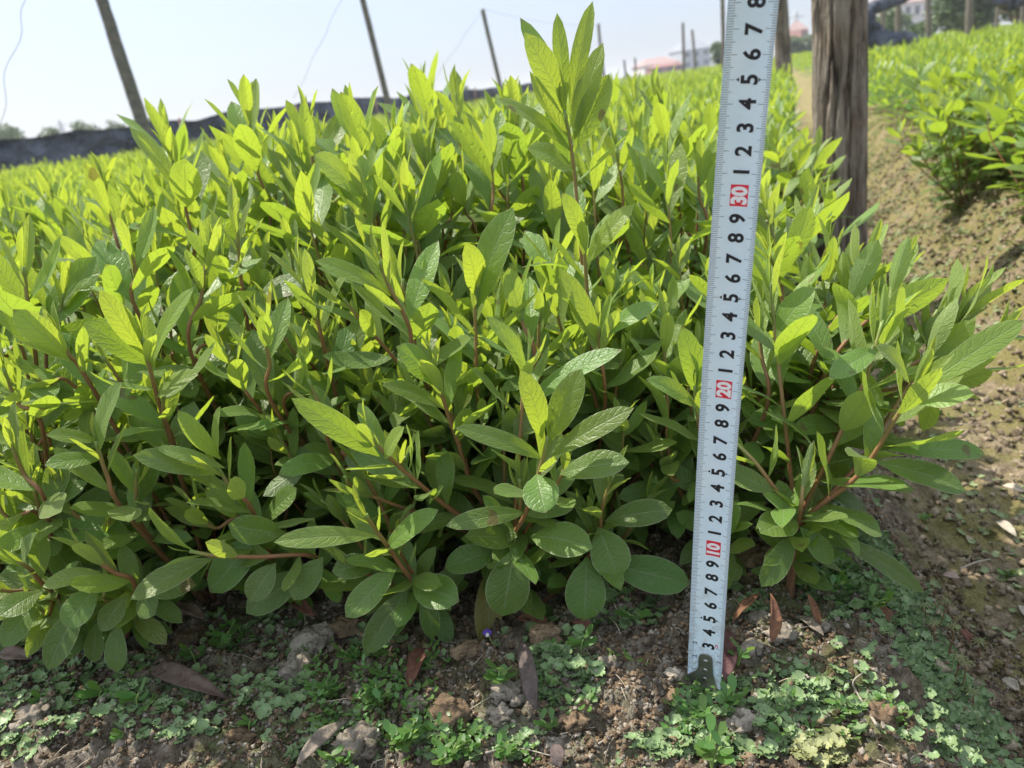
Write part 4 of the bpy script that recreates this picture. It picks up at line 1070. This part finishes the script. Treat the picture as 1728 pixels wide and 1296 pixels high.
# lattice mast
M_MAST = plain('grey_steel', (.35, .37, .40), .6, .3)
for (x, ty, Y, lab) in ((117, 200, 210, 'tiny lattice mast beyond the fence between two round trees'), (1343, 18, 190, 'tiny lattice mast on the skyline right of the second timber post')):
    p = px(x, hz(x), Y); H = px(x, ty, Y)[2]; root_m = MB()
    for (a, b_) in ((-1, -1), (1, -1), (1, 1), (-1, 1)): tube(root_m, [(a*.9, b_*.9, 0), (a*.15, b_*.15, H)], .12, 4)
    for k in range(6):
        f = k/6; g = (k+1)/6; r1_ = .9-.75*f; r2_ = .9-.75*g
        for (a, b_, c, d) in ((-1, -1, 1, -1), (1, -1, 1, 1), (1, 1, -1, 1), (-1, 1, -1, -1)): tube(root_m, [(a*r1_, b_*r1_, H*f), (c*r2_, d*r2_, H*g)], .07, 4)
    tube(root_m, [(-1.6, 0, H*.86), (1.6, 0, H*.86)], .12, 4)
    tag(obj('lattice_mast', root_m.mesh('lattice_mast', M_MAST), None, (p[0], Y, 0)), lab, 'mast')

# ------------------------------------------------------------------ ground cover close to the camera
M_LIV = leaf_material('liverwort', (.045, .12, .035), (.13, .25, .07), (.05, .12, .03), (.12, .25, .06), False, .12, .3, 0)
def liver_template(seed):
    rg = random.Random(seed); mb = MB(); nl = rg.randint(4, 7)
    for k in range(nl):
        a = k*6.283/nl+rg.uniform(-.3, .3); L_ = rg.uniform(.0045, .0085); w_ = L_*rg.uniform(.75, 1.0); up = rg.uniform(.15, .6)
        d = np.array([math.cos(a), math.sin(a), 0]); s_ = np.array([-math.sin(a), math.cos(a), 0]); V = []; nu, nv = 4, 5
        for i in range(nu):
            f = i/(nu-1)
            for j in range(nv):
                g = j/(nv-1)*2-1; ww = w_*(.25+.75*math.sin(f*1.9)/.95)*.5
                notch = 1-.22*(1-abs(g))**1.5*(f**4)
                notch -= .30*(abs(g)**3)*f**2
                z = up*L_*f*f*.5+.0009*math.cos(g*4)*f+.0012*abs(g)**2*f*rg.uniform(.5, 1.5)
                V.append(d*L_*f*notch+s_*ww*g*(1+.1*rg.uniform(-1, 1))+np.array([0, 0, z+.0006]))
        mb.add(V, grid_faces(nu, nv), None, np.tile([rg.random(), rg.random(), 0, 1.], (nu*nv, 1)))
    return [np.vstack(mb.V), np.vstack(mb.F), np.vstack(mb.uv), np.vstack(mb.c)]
def tilt_scatter(name, temps, P, mat, seed, smin, smax, tiltmax=.35):
    rg = np.random.RandomState(seed); Vs, Fs, Cs, n = [], [], [], 0
    for i, p in enumerate(P):
        V, F, U, Cc = temps[rg.randint(len(temps))]; a = rg.uniform(0, 6.28); s = rg.uniform(smin, smax); b_, c = rg.uniform(-tiltmax, tiltmax, 2)
        Rz = np.array([[math.cos(a), -math.sin(a), 0], [math.sin(a), math.cos(a), 0], [0, 0, 1]])
        Rt = np.array([[1, 0, b_], [0, 1, c], [-b_, -c, 1]])
        Vs.append((V*s)@Rz.T@Rt.T+p); Fs.append(F+n); Cs.append(Cc); n += len(V)
    return mesh_np(name, np.vstack(Vs), np.vstack(Fs), mat, None, np.vstack(Cs))
rg = np.random.RandomState(2)
lt = [liver_template(k) for k in range(9)]
# dense patches given as photo ellipses (x, y, rx, ry, density) on the ground
patches = [(100, 1140, 130, 60, 90), (60, 1230, 90, 60, 60), (260, 1180, 120, 50, 70), (300, 1230, 120, 50, 60), (470, 1190, 60, 40, 60), (500, 1110, 60, 40, 25), (560, 1260, 120, 40, 50), (800, 1270, 120, 30, 40), (640, 1085, 50, 25, 30),
           (960, 1175, 60, 45, 75), (1250, 1230, 110, 60, 150), (1160, 1280, 90, 30, 80), (1430, 1280, 90, 30, 60), (1400, 1110, 60, 50, 70), (1500, 1060, 110, 70, 190), (1580, 1140, 110, 70, 190), (1650, 1200, 90, 80, 160), (1440, 970, 80, 50, 110), (1540, 980, 60, 40, 60), (1600, 1270, 90, 40, 90), (1060, 1060, 60, 30, 40), (1240, 1050, 60, 30, 20), (400, 1085, 70, 30, 25), (1330, 1180, 60, 40, 30), (1700, 1270, 40, 30, 30)]
P = []
for (x, y, rx, ry, n) in patches:
    for _ in range(int(n*1.9)):
        a = rg.uniform(0, 6.28); r = math.sqrt(rg.random_sample())*1.05
        q = pg(x+rx*r*math.cos(a), y+ry*r*math.sin(a), -.01 if x < 1400 else -.05)
        P.append((q[0], q[1]))
for _ in range(1200):
    X = rg.uniform(-.6, .45); Y = rg.uniform(.28, .62)
    if vnoise(np.array([X*16]), np.array([Y*16]), 77)[0] > .52: P.append((X, Y))
P = np.array(P); P = np.c_[P, ground_z(P[:, 0], P[:, 1])+.001]
lv = obj('liverwort', tilt_scatter('liverwort', lt, P, M_LIV, 4, .3, .95)); 
def chick_template(seed):
    rq = random.Random(seed); ml = MB()
    for k in range(rq.randint(5, 9)):
        a = k*2.4+rq.random(); s_ = rq.uniform(.0035, .006); z = .001+.0012*k*rq.random(); r_ = rq.uniform(0, .004)
        b_ = np.array([math.cos(a)*r_, math.sin(a)*r_, z]); leaf(ml, b_, b_+np.array([math.cos(a)*s_, math.sin(a)*s_, s_*rq.uniform(0, .6)]), s_*.55, (0, 0, 1), rq.uniform(.2, .9), None, -.05, .2, 5, 3, a=.9, b=.45, rg=rq)
    return [np.vstack(ml.V), np.vstack(ml.F), np.vstack(ml.uv), np.vstack(ml.c)]
ct = [chick_template(k) for k in range(10)]
P = []
for (x, y, rx, ry, n) in [(600, 1180, 90, 60, 70), (690, 1160, 70, 50, 60), (720, 1250, 90, 45, 80), (600, 1250, 90, 40, 40), (380, 1095, 50, 35, 30), (820, 1285, 90, 25, 40), (1180, 1230, 60, 50, 40), (1450, 1010, 70, 50, 45), (1000, 1190, 120, 60, 25), (250, 1200, 220, 70, 45), (1400, 1230, 150, 50, 40)]:
    for _ in range(int(n*.42)):
        a = rg.uniform(0, 6.28); r = math.sqrt(rg.random_sample()); q = pg(x+rx*r*math.cos(a), y+ry*r*math.sin(a), -.01); P.append((q[0], q[1]))
P = np.array(P); P = np.c_[P, ground_z(P[:, 0], P[:, 1])+.003]
tag(obj('chickweed_mat', tilt_scatter('chickweed_mat', ct, P, M_WEED, 24, .6, 1.1, .5)), 'bright green chickweed sprigs creeping among the liverwort', 'ground cover', kind='stuff')
tag(lv, 'flat blue green liverwort and moss patches on the damp soil', 'ground cover', kind='stuff')
# dull yellow-green growth on the path side and bank
M_PATHG = leaf_material('bank_growth', (.13, .15, .05), (.22, .24, .10), (.2, .25, .06), (.3, .36, .1), False, .12, .2, 0)
P = []
for _ in range(12000):
    t = rg.uniform(.5, 4.2); s = rg.choice([rg.normal(.34, .05), rg.uniform(.13, .30), rg.normal(.40, .03)], p=[.6, .15, .25])
    if s < .12 or s > .48: continue
    X, Y = xy(s, t)
    if vnoise(np.array([X*13]), np.array([Y*13]), 31)[0]+vnoise(np.array([X*40]), np.array([Y*40]), 32)[0]*.5 > .66: P.append((X, Y))
P = np.array(P); P = np.c_[P, ground_z(P[:, 0], P[:, 1])+.001]
tag(obj('bank_growth', tilt_scatter('bank_growth', lt, P, M_PATHG, 5, .3, .8, .5)), 'yellowish low growth creeping over the soil bank beside the path', 'ground cover', kind='stuff')
# crumbs and gravel
def rock_template(seed, n=7, m=9, rough=.45):
    rgq = np.random.RandomState(seed); V = []
    for i in range(n):
        ph = math.pi*i/(n-1)
        for j in range(m):
            a = 6.283*j/m; d = np.array([math.sin(ph)*math.cos(a), math.sin(ph)*math.sin(a), math.cos(ph)])
            k = 1+rough*(vnoise(np.array([d[0]*1.7+seed*3.1+5+d[2]]), np.array([d[1]*1.7+d[2]*1.3+9]), seed)[0]-.5)*2+rough*.5*(vnoise(np.array([d[0]*4+seed+20+d[2]*3]), np.array([d[1]*4+30]), seed)[0]-.5)*2
            V.append(d*k*[1, .85, .7])
    return [np.array(V), grid_faces(n, m, True), np.zeros((n*m, 2)), np.tile([rgq.rand(), rgq.rand(), 0, 1], (n*m, 1))]
def clod_mat(name, a, b_):
    m, nt, N, L, b = newmat(name); at = nd(nt, 'ShaderNodeVertexColor'); at.layer_name = 'lc'
    sp = nd(nt, 'ShaderNodeSeparateColor'); L.new(at.outputs[0], sp.inputs[0]); tc = nd(nt, 'ShaderNodeTexCoord')
    n = noise(nt, 260, 5, .65, tc.outputs['Object']); n2 = noise(nt, 60, 4, .6, tc.outputs['Object'])
    c = ramp(nt, mth(nt, 'ADD', mth(nt, 'MULTIPLY', n, .6), mth(nt, 'MULTIPLY', sp.outputs[0], .4)), [(.3, a), (.7, b_)])
    c = mixc(nt, sst_node(nt, n2, .5, .62), c, mixc(nt, .5, c, (.05, .045, .03)))
    L.new(c, b.inputs['Base Color']); b.inputs['Roughness'].default_value = .92; b.inputs['Specular IOR Level'].default_value = .2
    L.new(bump(nt, mth(nt, 'ADD', n, n2), .9, .0022), b.inputs['Normal']); return m
M_CLOD = clod_mat('grey_clod', (.10, .082, .06), (.38, .33, .265)); M_CLODB = clod_mat('brown_clod', (.075, .05, .03), (.27, .19, .12))
rt = [rock_template(k, 7, 9, .95) for k in range(12)]
P = []
for _ in range(36000):
    X = rg.uniform(-.52, .36); Y = rg.uniform(.28, .60)
    if fbm(np.array([X*13]), np.array([Y*13]), 2, 55)[0] > .32: P.append((X, Y))
for _ in range(3500): P.append((rg.uniform(-.46, .12), rg.uniform(.325, .43)))
rg.shuffle(P)
P = np.array(P); P = np.c_[P, ground_z(P[:, 0], P[:, 1])+.0003]
h_ = len(P)//2
tag(obj('grey_crumbs', tilt_scatter('grey_crumbs', rt, P[:h_], M_CLOD, 6, .0004, .0018)), 'pale grey crumbs of dry soil strewn over the bed', 'soil crumbs', kind='stuff')
tag(obj('brown_crumbs', tilt_scatter('brown_crumbs', rt, P[h_:], M_CLODB, 7, .0004, .0021)), 'dark brown soil crumbs strewn over the bed', 'soil crumbs', kind='stuff')
# path litter crumbs
P = []
for _ in range(7000):
    t = rg.uniform(.35, 3.2)**1; s = rg.uniform(.10, .45); X, Y = xy(s, t); P.append((X, Y))
P = np.array(P); P = np.c_[P, ground_z(P[:, 0], P[:, 1])+.0003]
M_CRP = clod_mat('path_crumb', (.14, .105, .065), (.38, .31, .22))
tag(obj('path_crumbs', tilt_scatter('path_crumbs', rt, P, M_CRP, 8, .001, .005)), 'tan soil crumbs scattered along the path and its bank', 'soil crumbs', kind='stuff')
mb = MB()
for k in range(520):
    if k % 3: X = rg.uniform(-.5, .2); Y = rg.uniform(.3, .6)
    else: X, Y = xy(rg.uniform(.05, .44), rg.uniform(.3, 2.2))
    a = rg.uniform(0, 6.28); l_ = rg.uniform(.004, .022); dx, dy = math.cos(a)*l_, math.sin(a)*l_
    p0 = np.array([X, Y, gz(X, Y)+.0012]); p2 = np.array([X+dx, Y+dy, gz(X+dx, Y+dy)+.0015]); p1 = (p0+p2)/2+[rg.uniform(-.002, .002), rg.uniform(-.002, .002), .001]
    tube(mb, spline([p0, p1, p2], 5), rg.uniform(.00018, .0005), 4, np.full(5, .1))
tag(obj('straw_litter', mb.mesh('straw_litter', plain('straw', (.30, .25, .17), .8, 0, 60, (.46, .40, .30)))), 'thin straw bits and rootlets strewn over the soil', 'plant litter', kind='stuff')
# single clods
def clod(x, y, size, lab, mat=M_CLOD, seed=1, flat=.75, zz=0.0):
    q = pg(x, y, zz); z = gz(q[0], q[1]); mb = MB(); rgq = random.Random(seed)
    sz = size/FPX*((np.array([q[0], q[1], z])-CP)@F_)*.5
    big = rock_template(seed, 26, 36, .42); V = big[0].copy()
    nn = np.array([fbm(np.array([v[0]*4+v[2]*3+seed]), np.array([v[1]*4-v[2]*2+9]), 3, seed+2)[0] for v in V])
    V *= (1+.55*(nn-.5))[:, None]; V[:, 2] *= flat
    a = rgq.uniform(0, 6.28); V = V@np.array([[math.cos(a), -math.sin(a), 0], [math.sin(a), math.cos(a), 0], [0, 0, 1]]).T
    mb.add(V*sz, big[1], None, np.tile([rgq.uniform(.3, .9), .5, 0, 1.], (len(V), 1)))
    for k in range(6):
        t_ = rock_template(seed*7+k, 8, 10, .6); o_ = nrm([rgq.gauss(0, 1), rgq.gauss(0, 1), rgq.uniform(-.2, .5)])*sz*.78
        mb.add(t_[0]*sz*rgq.uniform(.22, .45)+o_*[1, 1, flat], t_[1], None, np.tile([rgq.uniform(.3, .9), .5, 0, 1.], (len(t_[0]), 1)))
    tag(obj('soil_clod', mb.mesh('soil_clod', mat), None, (q[0], q[1], z+sz*flat*.35)), lab, 'soil clod')
for a in [(1315, 1090, 46, 'pale pebble like clod at the foot of the woody base', M_CLOD, 2), (1287, 1062, 34, 'small grey clod left of the woody base'), (1395, 1068, 34, 'grey clod right of the woody base beside curled leaves'),
          (1270, 1105, 40, 'crumbly grey clod just right of the tape foot'), (1140, 1160, 30, 'crumbly grey lump left of the tape foot'), (865, 1180, 62, 'biggest pale grey clod in front of the middle shrub'), (845, 1215, 44, 'grey clod touching the lower left of the biggest one'),
          (762, 1222, 66, 'blocky rust brown clod left of the grey clods', M_CLODB), (535, 1085, 70, 'large crumbly grey clod in front of the red branch'), (500, 1130, 58, 'grey brown clod below the large crumbly one'), (590, 1065, 50, 'brown clod right of the large crumbly one', M_CLODB),
          (325, 1078, 56, 'ochre clod with a dark hollow above the purple dead leaf', M_CLODB), (1245, 1215, 54, 'flat grey clod framed by liverwort below the tape'), (705, 1195, 40, 'small upright pale clod left of the long dark leaf'), (790, 1120, 40, 'brown mossy clod below the yellow leaf', M_CLODB),
          (925, 1100, 54, 'round mossy brown clod below the hanging leaves', M_CLODB), (1030, 1140, 30, 'pale pebble in the open soil between the clods and the tape'), (60, 1225, 54, 'dull grey clod at the lower left corner', M_CLOD), (610, 1260, 70, 'wide pale clod at the bottom edge under the weeds'),
          (970, 1230, 46, 'brown clod low in the middle right of the grey ones', M_CLODB), (1095, 1130, 44, 'brown clod left of the tape in open soil', M_CLODB), (1480, 1200, 70, 'cracked brown clod amid the liverwort at the right', M_CLODB), (1135, 1185, 36, 'small brown clod before the tape foot', M_CLODB),
          (1040, 1205, 40, 'rough brown clod below the pale pebble', M_CLODB), (1280, 965, 60, 'knobbly ochre clod behind the tape under the leaves', M_CLODB), (400, 1250, 46, 'brown clod at the bottom left centre', M_CLODB), (680, 1060, 40, 'dark brown clod behind the hanging leaf tips', M_CLODB)]:
    clod(a[0], a[1], a[2], a[3], a[4] if len(a) > 4 else M_CLOD, int(a[0] % 97)+3)

# dead leaves
M_DEAD = {}
def dead_mat(c, c2):
    if (c, c2) not in M_DEAD: M_DEAD[(c, c2)] = plain('dead_leaf', c, .75, 0, 130, c2, .9, .003)
    return M_DEAD[(c, c2)]
PUR, PUR2 = (.07, .042, .030), (.14, .095, .07); RED, RED2 = (.09, .034, .022), (.17, .065, .04); RUST, RUST2 = (.10, .042, .020), (.19, .085, .035); GRY, GRY2 = (.12, .095, .07), (.21, .175, .135); DRK, DRK2 = (.05, .036, .032), (.11, .08, .07)
def dead(x0, y0, x1, y1, w, lab, c=PUR, c2=PUR2, lift=(.003, .004), fold=.5, arch=.12, n=(0, -.3, 1), seed=0):
    a = pg(x0, y0, 0); b_ = pg(x1, y1, 0); za = gz(a[0], a[1])+lift[0]+.004; zb = gz(b_[0], b_[1])+lift[1]+.004
    a = pg(x0, y0, za); b_ = pg(x1, y1, zb); mb = MB(); dep = (a-CP)@F_
    rq = random.Random(x0*7+seed)
    leaf(mb, np.zeros(3), b_-a, w/FPX*dep, n, 0, .5, arch, fold, 11, 7, wave=.10, twist=rq.uniform(-.9, .9), rg=rq)
    V = np.vstack(mb.V); F = np.vstack(mb.F); k = len(V)
    o = obj('dead_leaf', mesh_np('dead_leaf', V, F, dead_mat(c, c2)), None, tuple(a)); m = o.modifiers.new('t', 'SOLIDIFY'); m.thickness = .0004
    tag(o, lab, 'dead leaf')
dead(385, 1180, 255, 1130, 38, 'large purple brown dead leaf lying at the lower left')
dead(262, 1140, 300, 1120, 30, 'small folded purple leaf touching the large one')
dead(730, 1085, 690, 1160, 36, 'reddish brown dead leaf standing behind small weeds left of the yellow leaf', RED, RED2)
dead(880, 1080, 905, 1200, 32, 'long dark brown dead leaf pointing down to the grey clods', DRK, DRK2, (.01, .003))
dead(1228, 1062, 1224, 1150, 34, 'dark maroon leaf behind the foot of the tape', (.07, .025, .025), (.12, .05, .05))
dead(1300, 1000, 1302, 1085, 22, 'narrow rusty red leaf hanging left of the woody base', RED, RUST2, (.02, .004), n=(.5, -1, .4))
dead(1283, 1000, 1235, 1050, 18, 'curled orange brown leaf right of the tape', RUST, RUST2, (.012, .006))
dead(1340, 1040, 1390, 1072, 22, 'curled grey brown leaf at the right of the woody base', GRY, GRY2)
dead(1362, 1000, 1385, 1055, 14, 'thin curled rusty leaf standing at the right of the woody base', RUST, RUST2, (.02, .005), n=(0, -1, .2))
dead(1475, 1018, 1510, 1060, 22, 'small orange leaf lying in the liverwort at the right', RUST, RUST2)
dead(1065, 1000, 1130, 1000, 34, 'brown dead leaf in the dark under the leaves left of the tape', (.10, .06, .045), (.17, .11, .08))
dead(870, 1045, 925, 1048, 22, 'small red brown leaf in the shade right of the yellow leaf', RED, RED2)
dead(965, 1048, 1000, 1062, 20, 'small red brown leaf under the pair of hanging leaves', RED, RED2)
dead(-5, 1105, 55, 1112, 30, 'brown curled leaf at the left edge', (.12, .08, .06), (.2, .14, .11))
dead(590, 1215, 500, 1290, 26, 'long grey leaf strip at the bottom centre left', GRY, GRY2)
dead(935, 1255, 948, 1296, 30, 'dark blackish leaf at the bottom edge in the middle', DRK, DRK2)
dead(195, 1000, 235, 985, 22, 'rusty leaf in the gap under the left shrub', RUST, RED2)
dead(300, 1020, 345, 1045, 26, 'brown leaf shaded under the horizontal branch', (.13, .085, .06), (.22, .15, .11))
dead(495, 1018, 530, 1040, 22, 'dark reddish leaf shaded below the hanging leaves', RED, RED2)
dead(1590, 970, 1625, 982, 24, 'small mauve leaf lying on the path', (.22, .15, .12), (.33, .25, .21))
dead(1720, 1020, 1740, 1050, 20, 'pale dry leaf at the right edge on the path', (.30, .26, .20), (.42, .38, .31))
dead(1690, 1145, 1720, 1165, 20, 'pale scrap of leaf at the lower right', (.28, .24, .18), (.40, .35, .28))
dead(1675, 880, 1715, 905, 16, 'pale dry leaf strip on the path', (.30, .26, .20), (.42, .38, .31))
dead(1620, 1060, 1640, 1085, 16, 'small red brown leaf on the lower path edge', RED, RED2)
dead(1690, 820, 1728, 830, 14, 'thin dry leaf on the sunny path', (.4, .33, .25), (.5, .42, .33))
P = []
for _ in range(70):
    a = rg.uniform(0, 6.28); q_ = math.sqrt(rg.random_sample()); q = pg(1385+46*q_*math.cos(a), 1275+26*q_*math.sin(a), -.01); P.append((q[0], q[1]))
P = np.array(P); P = np.c_[P, ground_z(P[:, 0], P[:, 1])+.003]
tag(obj('yellowed_liverwort', tilt_scatter('yellowed_liverwort', lt, P, leaf_material('yellowed', (.24, .21, .07), (.36, .31, .13), (.3, .3, .06), (.4, .36, .1), False, .12, .25, 0), 14, .4, .9)), 'yellowed dying liverwort patch at the bottom right', 'ground cover', kind='stuff')
# yellowing big leaf hanging under the middle shrub
mb = MB(); a = px(822, 960, .485); b_ = px(826, 1105, .452); leaf(mb, np.zeros(3), b_-a, .022, (0, -1, .3), .1, .5, .03, .5, 11, 7, yel=.75)
tag(obj('yellowing_leaf', mb.mesh('yellowing_leaf', M_LEAF), None, tuple(a)), 'broad yellow green leaf hanging onto the soil in the middle', 'leaf')
# twigs
M_TWIG = plain('dry_twig', (.28, .24, .19), .85, 0, 100, (.40, .36, .30), .4, .0008)
def twig(pts, r, lab):
    P = []
    for (x, y) in pts:
        q = pg(x, y, -.0); z = gz(q[0], q[1])+.004; P.append(pg(x, y, z))
    P = np.array(P); mb = MB(); tube(mb, spline(P, 24)-P[0], np.linspace(r, r*.4, 24), 7)
    tag(obj('twig', mb.mesh('twig', M_TWIG), None, tuple(P[0])), lab, 'twig')
twig([(1480, 1225), (1450, 1175), (1440, 1150), (1465, 1130)], .0009, 'bent pale rootlet in the soil at the lower right')
twig([(1620, 960), (1650, 948), (1690, 940)], .0011, 'short pale twig on the path')
twig([(680, 1115), (730, 1087), (770, 1085), (795, 1100)], .0006, 'thin arched grass stalk left of the yellow leaf')
twig([(820, 1270), (870, 1262), (930, 1275)], .0007, 'thin pale stalk at the bottom middle')
twig([(1010, 1255), (1060, 1225), (1090, 1230)], .0006, 'hair thin root in open soil at the bottom middle')

# small weeds
def weed(x, y, hpx, lab, seed, nst=3, leafr=.0065, lf=6, wr=.62, lean=None, upright=.6, age=.5, nm='small_weed'):
    q = pg(x, y, 0); z = gz(q[0], q[1]); q = pg(x, y, z); rq = random.Random(seed); dep = (q-CP)@F_; H = hpx/FPX*dep
    ms, ml = MB(), MB()
    for k in range(nst):
        a = rq.uniform(0, 6.28) if nst > 1 else 1; r = H*(1-upright)*rq.uniform(.5, 1.3)
        tip = np.array([r*math.cos(a), r*math.sin(a)*.7-.2*r, H*upright*rq.uniform(.6, 1.1)])
        if lean is not None: tip = tip+np.array([lean[0]*H, lean[1]*H, 0])
        P = spline([(0, 0, -.002), tip*[.35, .35, .6], tip], 10); tube(ms, P, .0006, 5, np.full(10, 1.0))
        for m_ in range(lf):
            f = .35+.65*m_/(lf-1); i = min(9, int(f*9)); ph = m_*(3.14 if m_ % 2 else 1.57)+rq.random()*.5+k
            s_ = leafr*rq.uniform(.7, 1.2); inc = 1.15-.5*(f > .9)
            d = np.array([math.cos(ph)*math.sin(inc), math.sin(ph)*math.sin(inc), math.cos(inc)])
            leaf(ml, P[i], P[i]+d*s_*1.25, s_*wr, (0, -.1, 1), age+rq.uniform(-.2, .2), None, -.03, .15, 6, 4, a=1.0, b=.5, rg=rq)
    root = empty(nm, tuple(q), label=lab, cat='weed', group='small weeds on the bed')
    obj('stem', ms.mesh('stem', M_STEM), root); obj('foliage', ml.mesh('foliage', M_WEED), root); return root
ws = [(378, 1100, 60, 'bushy bright little weed with stacked round leaves left of the large grey clod', 4, 4, .0075, 7), (168, 1185, 34, 'four leaved seedling weed left of the purple dead leaf', 5, 1, .011, 4), (230, 1190, 34, 'star shaped seedling weed touching the purple dead leaf', 6, 1, .010, 5),
      (330, 1118, 40, 'leafy sprout standing over the purple dead leaf', 7, 2, .009, 4), (842, 1160, 60, 'weed with paired oval leaves in front of the yellow leaf', 8, 3, .0095, 4), (980, 1098, 40, 'small four leaved weed left of the mossy hollow', 9, 1, .009, 5),
      (1075, 1050, 44, 'small oval leaved weed beneath the dark leaf left of the tape', 10, 2, .009, 4), (600, 1120, 50, 'chickweed tuft right of the large grey clod', 11, 4, .006, 6), (560, 1180, 60, 'loose chickweed sprawling at the lower centre left', 12, 5, .006, 7), (640, 1190, 60, 'dense chickweed patch right of the sprawling one', 13, 6, .006, 7),
      (720, 1130, 40, 'chickweed sprig by the reddish dead leaf', 14, 3, .006, 6), (690, 1260, 70, 'chickweed patch at the bottom left of the middle', 15, 6, .0065, 7), (760, 1285, 60, 'chickweed sprigs at the bottom edge', 16, 5, .0065, 6), (580, 1290, 50, 'low chickweed at the very bottom', 17, 4, .0065, 6),
      (1200, 1296, 100, 'tall thin pale green weed rising below the tape', 18, 3, .010, 5), (1193, 1212, 40, 'lime weed tuft at the tape foot', 19, 4, .007, 5), (1235, 1190, 40, 'fresh weed just right of the tape foot', 20, 3, .008, 5), (1245, 1120, 44, 'two leaved sprout by the maroon leaf', 21, 2, .009, 3),
      (1400, 1000, 70, 'feathery weed right of the woody base', 22, 5, .006, 6), (1470, 1030, 50, 'grassy weed clump in the right liverwort', 23, 5, .006, 6), (860, 1275, 50, 'fine sprig at the bottom centre', 24, 3, .006, 5), (930, 1235, 40, 'tiny seedling weed below the biggest grey clod', 25, 2, .006, 5),
      (1290, 1190, 60, 'single yellowish sprout standing upright', 26, 1, .004, 3), (230, 1130, 26, 'tiny round leaved weed near the fringe of the left leaves', 27, 2, .006, 4), (70, 1190, 26, 'tiny weed in the far left liverwort', 28, 2, .006, 4), (1590, 720, 40, 'small weed on the path', 29, 4, .007, 5),
      (1560, 880, 26, 'tiny weed on the path edge beside the leaves', 30, 3, .006, 4), (1700, 975, 26, 'tiny weed at the right edge of the path', 31, 3, .006, 4), (205, 1250, 30, 'tiny oval leaved weed at the bottom left', 32, 2, .006, 4), (420, 1230, 24, 'tiny weed at the bottom left of the chickweed', 33, 1, .006, 4)]
for (x, y, h__, lab, sd_, nst, lr, lf) in ws:
    w_o = weed(x, y, h__, lab, sd_, nst, lr, lf, upright=.85 if h__ > 100 else .6)
# palm-like stalked liverwort heads at the right
mb = MB(); ml = MB(); rq = random.Random(5)
for (x, y, h__) in [(1600, 1110, 60), (1585, 1060, 50), (1620, 1170, 60), (1650, 1130, 55), (1570, 1095, 50), (1640, 1200, 40), (1610, 1150, 46), (1560, 1060, 44)]:
    q = pg(x, y, -.06); q = pg(x, y, gz(q[0], q[1])); dep = (q-CP)@F_; H = h__/FPX*dep*1.1; tip = q+[rq.uniform(-.002, .004), 0, H]
    tube(mb, spline([q, (q+tip)/2+[.001, 0, 0], tip], 8), .0004, 5, np.full(8, .5))
    for k in range(9):
        a = k*.698; leaf(ml, tip, tip+np.array([math.cos(a)*.006, math.sin(a)*.006, -.0012]), .0011, (0, 0, 1), .6, None, .1, .1, 3, 3, rg=rq)
ob = empty('liverwort_heads', (0, 0, 0)); bpy.data.objects.remove(ob)
so = obj('liverwort_stalks', mb.mesh('liverwort_stalks', M_STEM)); tag(so, 'little palm shaped liverwort heads on thin stalks at the right', 'ground cover', kind='stuff')
hd = obj('heads', ml.mesh('heads', M_PATHG), so)
# violet flower
q = px(822, 1066, .44); fl = empty('violet_flower', tuple(q), label='single tiny violet and white flower in front of the yellow leaf', cat='flower')
mb = MB()
for k in range(5):
    a = k*1.2566+.3; leaf(mb, (0, 0, 0), (math.cos(a)*.0032, -.001, math.sin(a)*.0032), .003, (0, -1, 0), 0, .5, .05, .2, 6, 4, a=1, b=.4)
obj('petals', mb.mesh('petals', plain('violet_petal', (.16, .08, .50), .6)), fl)
mb = MB(); tube(mb, [(0, -.0012, -.0006), (0, -.0022, -.0012), (0, -.003, -.002)], .0012, 8); obj('throat', mb.mesh('throat', plain('white_petal', (.7, .7, .6), .6)), fl)
e_ = pg(838, 1120, .0)-q; mb = MB(); tube(mb, spline([(0, 0, 0), e_*.4+[.001, 0, 0], e_], 10), .0004, 5, np.full(10, .9)); obj('stem', mb.mesh('stem', M_STEM), fl)

# ------------------------------------------------------------------ haze
hm = bpy.data.materials.new('haze'); hm.use_nodes = True; hn = hm.node_tree; hn.nodes.clear()
ho = hn.nodes.new('ShaderNodeOutputMaterial'); pv = hn.nodes.new('ShaderNodeVolumePrincipled'); pv.inputs['Density'].default_value = .0013
pv.inputs['Color'].default_value = (.93, .96, 1, 1); pv.inputs['Anisotropy'].default_value = .2; hn.links.new(pv.outputs[0], ho.inputs['Volume'])
mb = MB(); boxq(mb, -950, 950, -80, 1600, -1.6, 14); hzo = obj('haze', mb.mesh('haze', hm, False)); tag(hzo, kind='stuff')
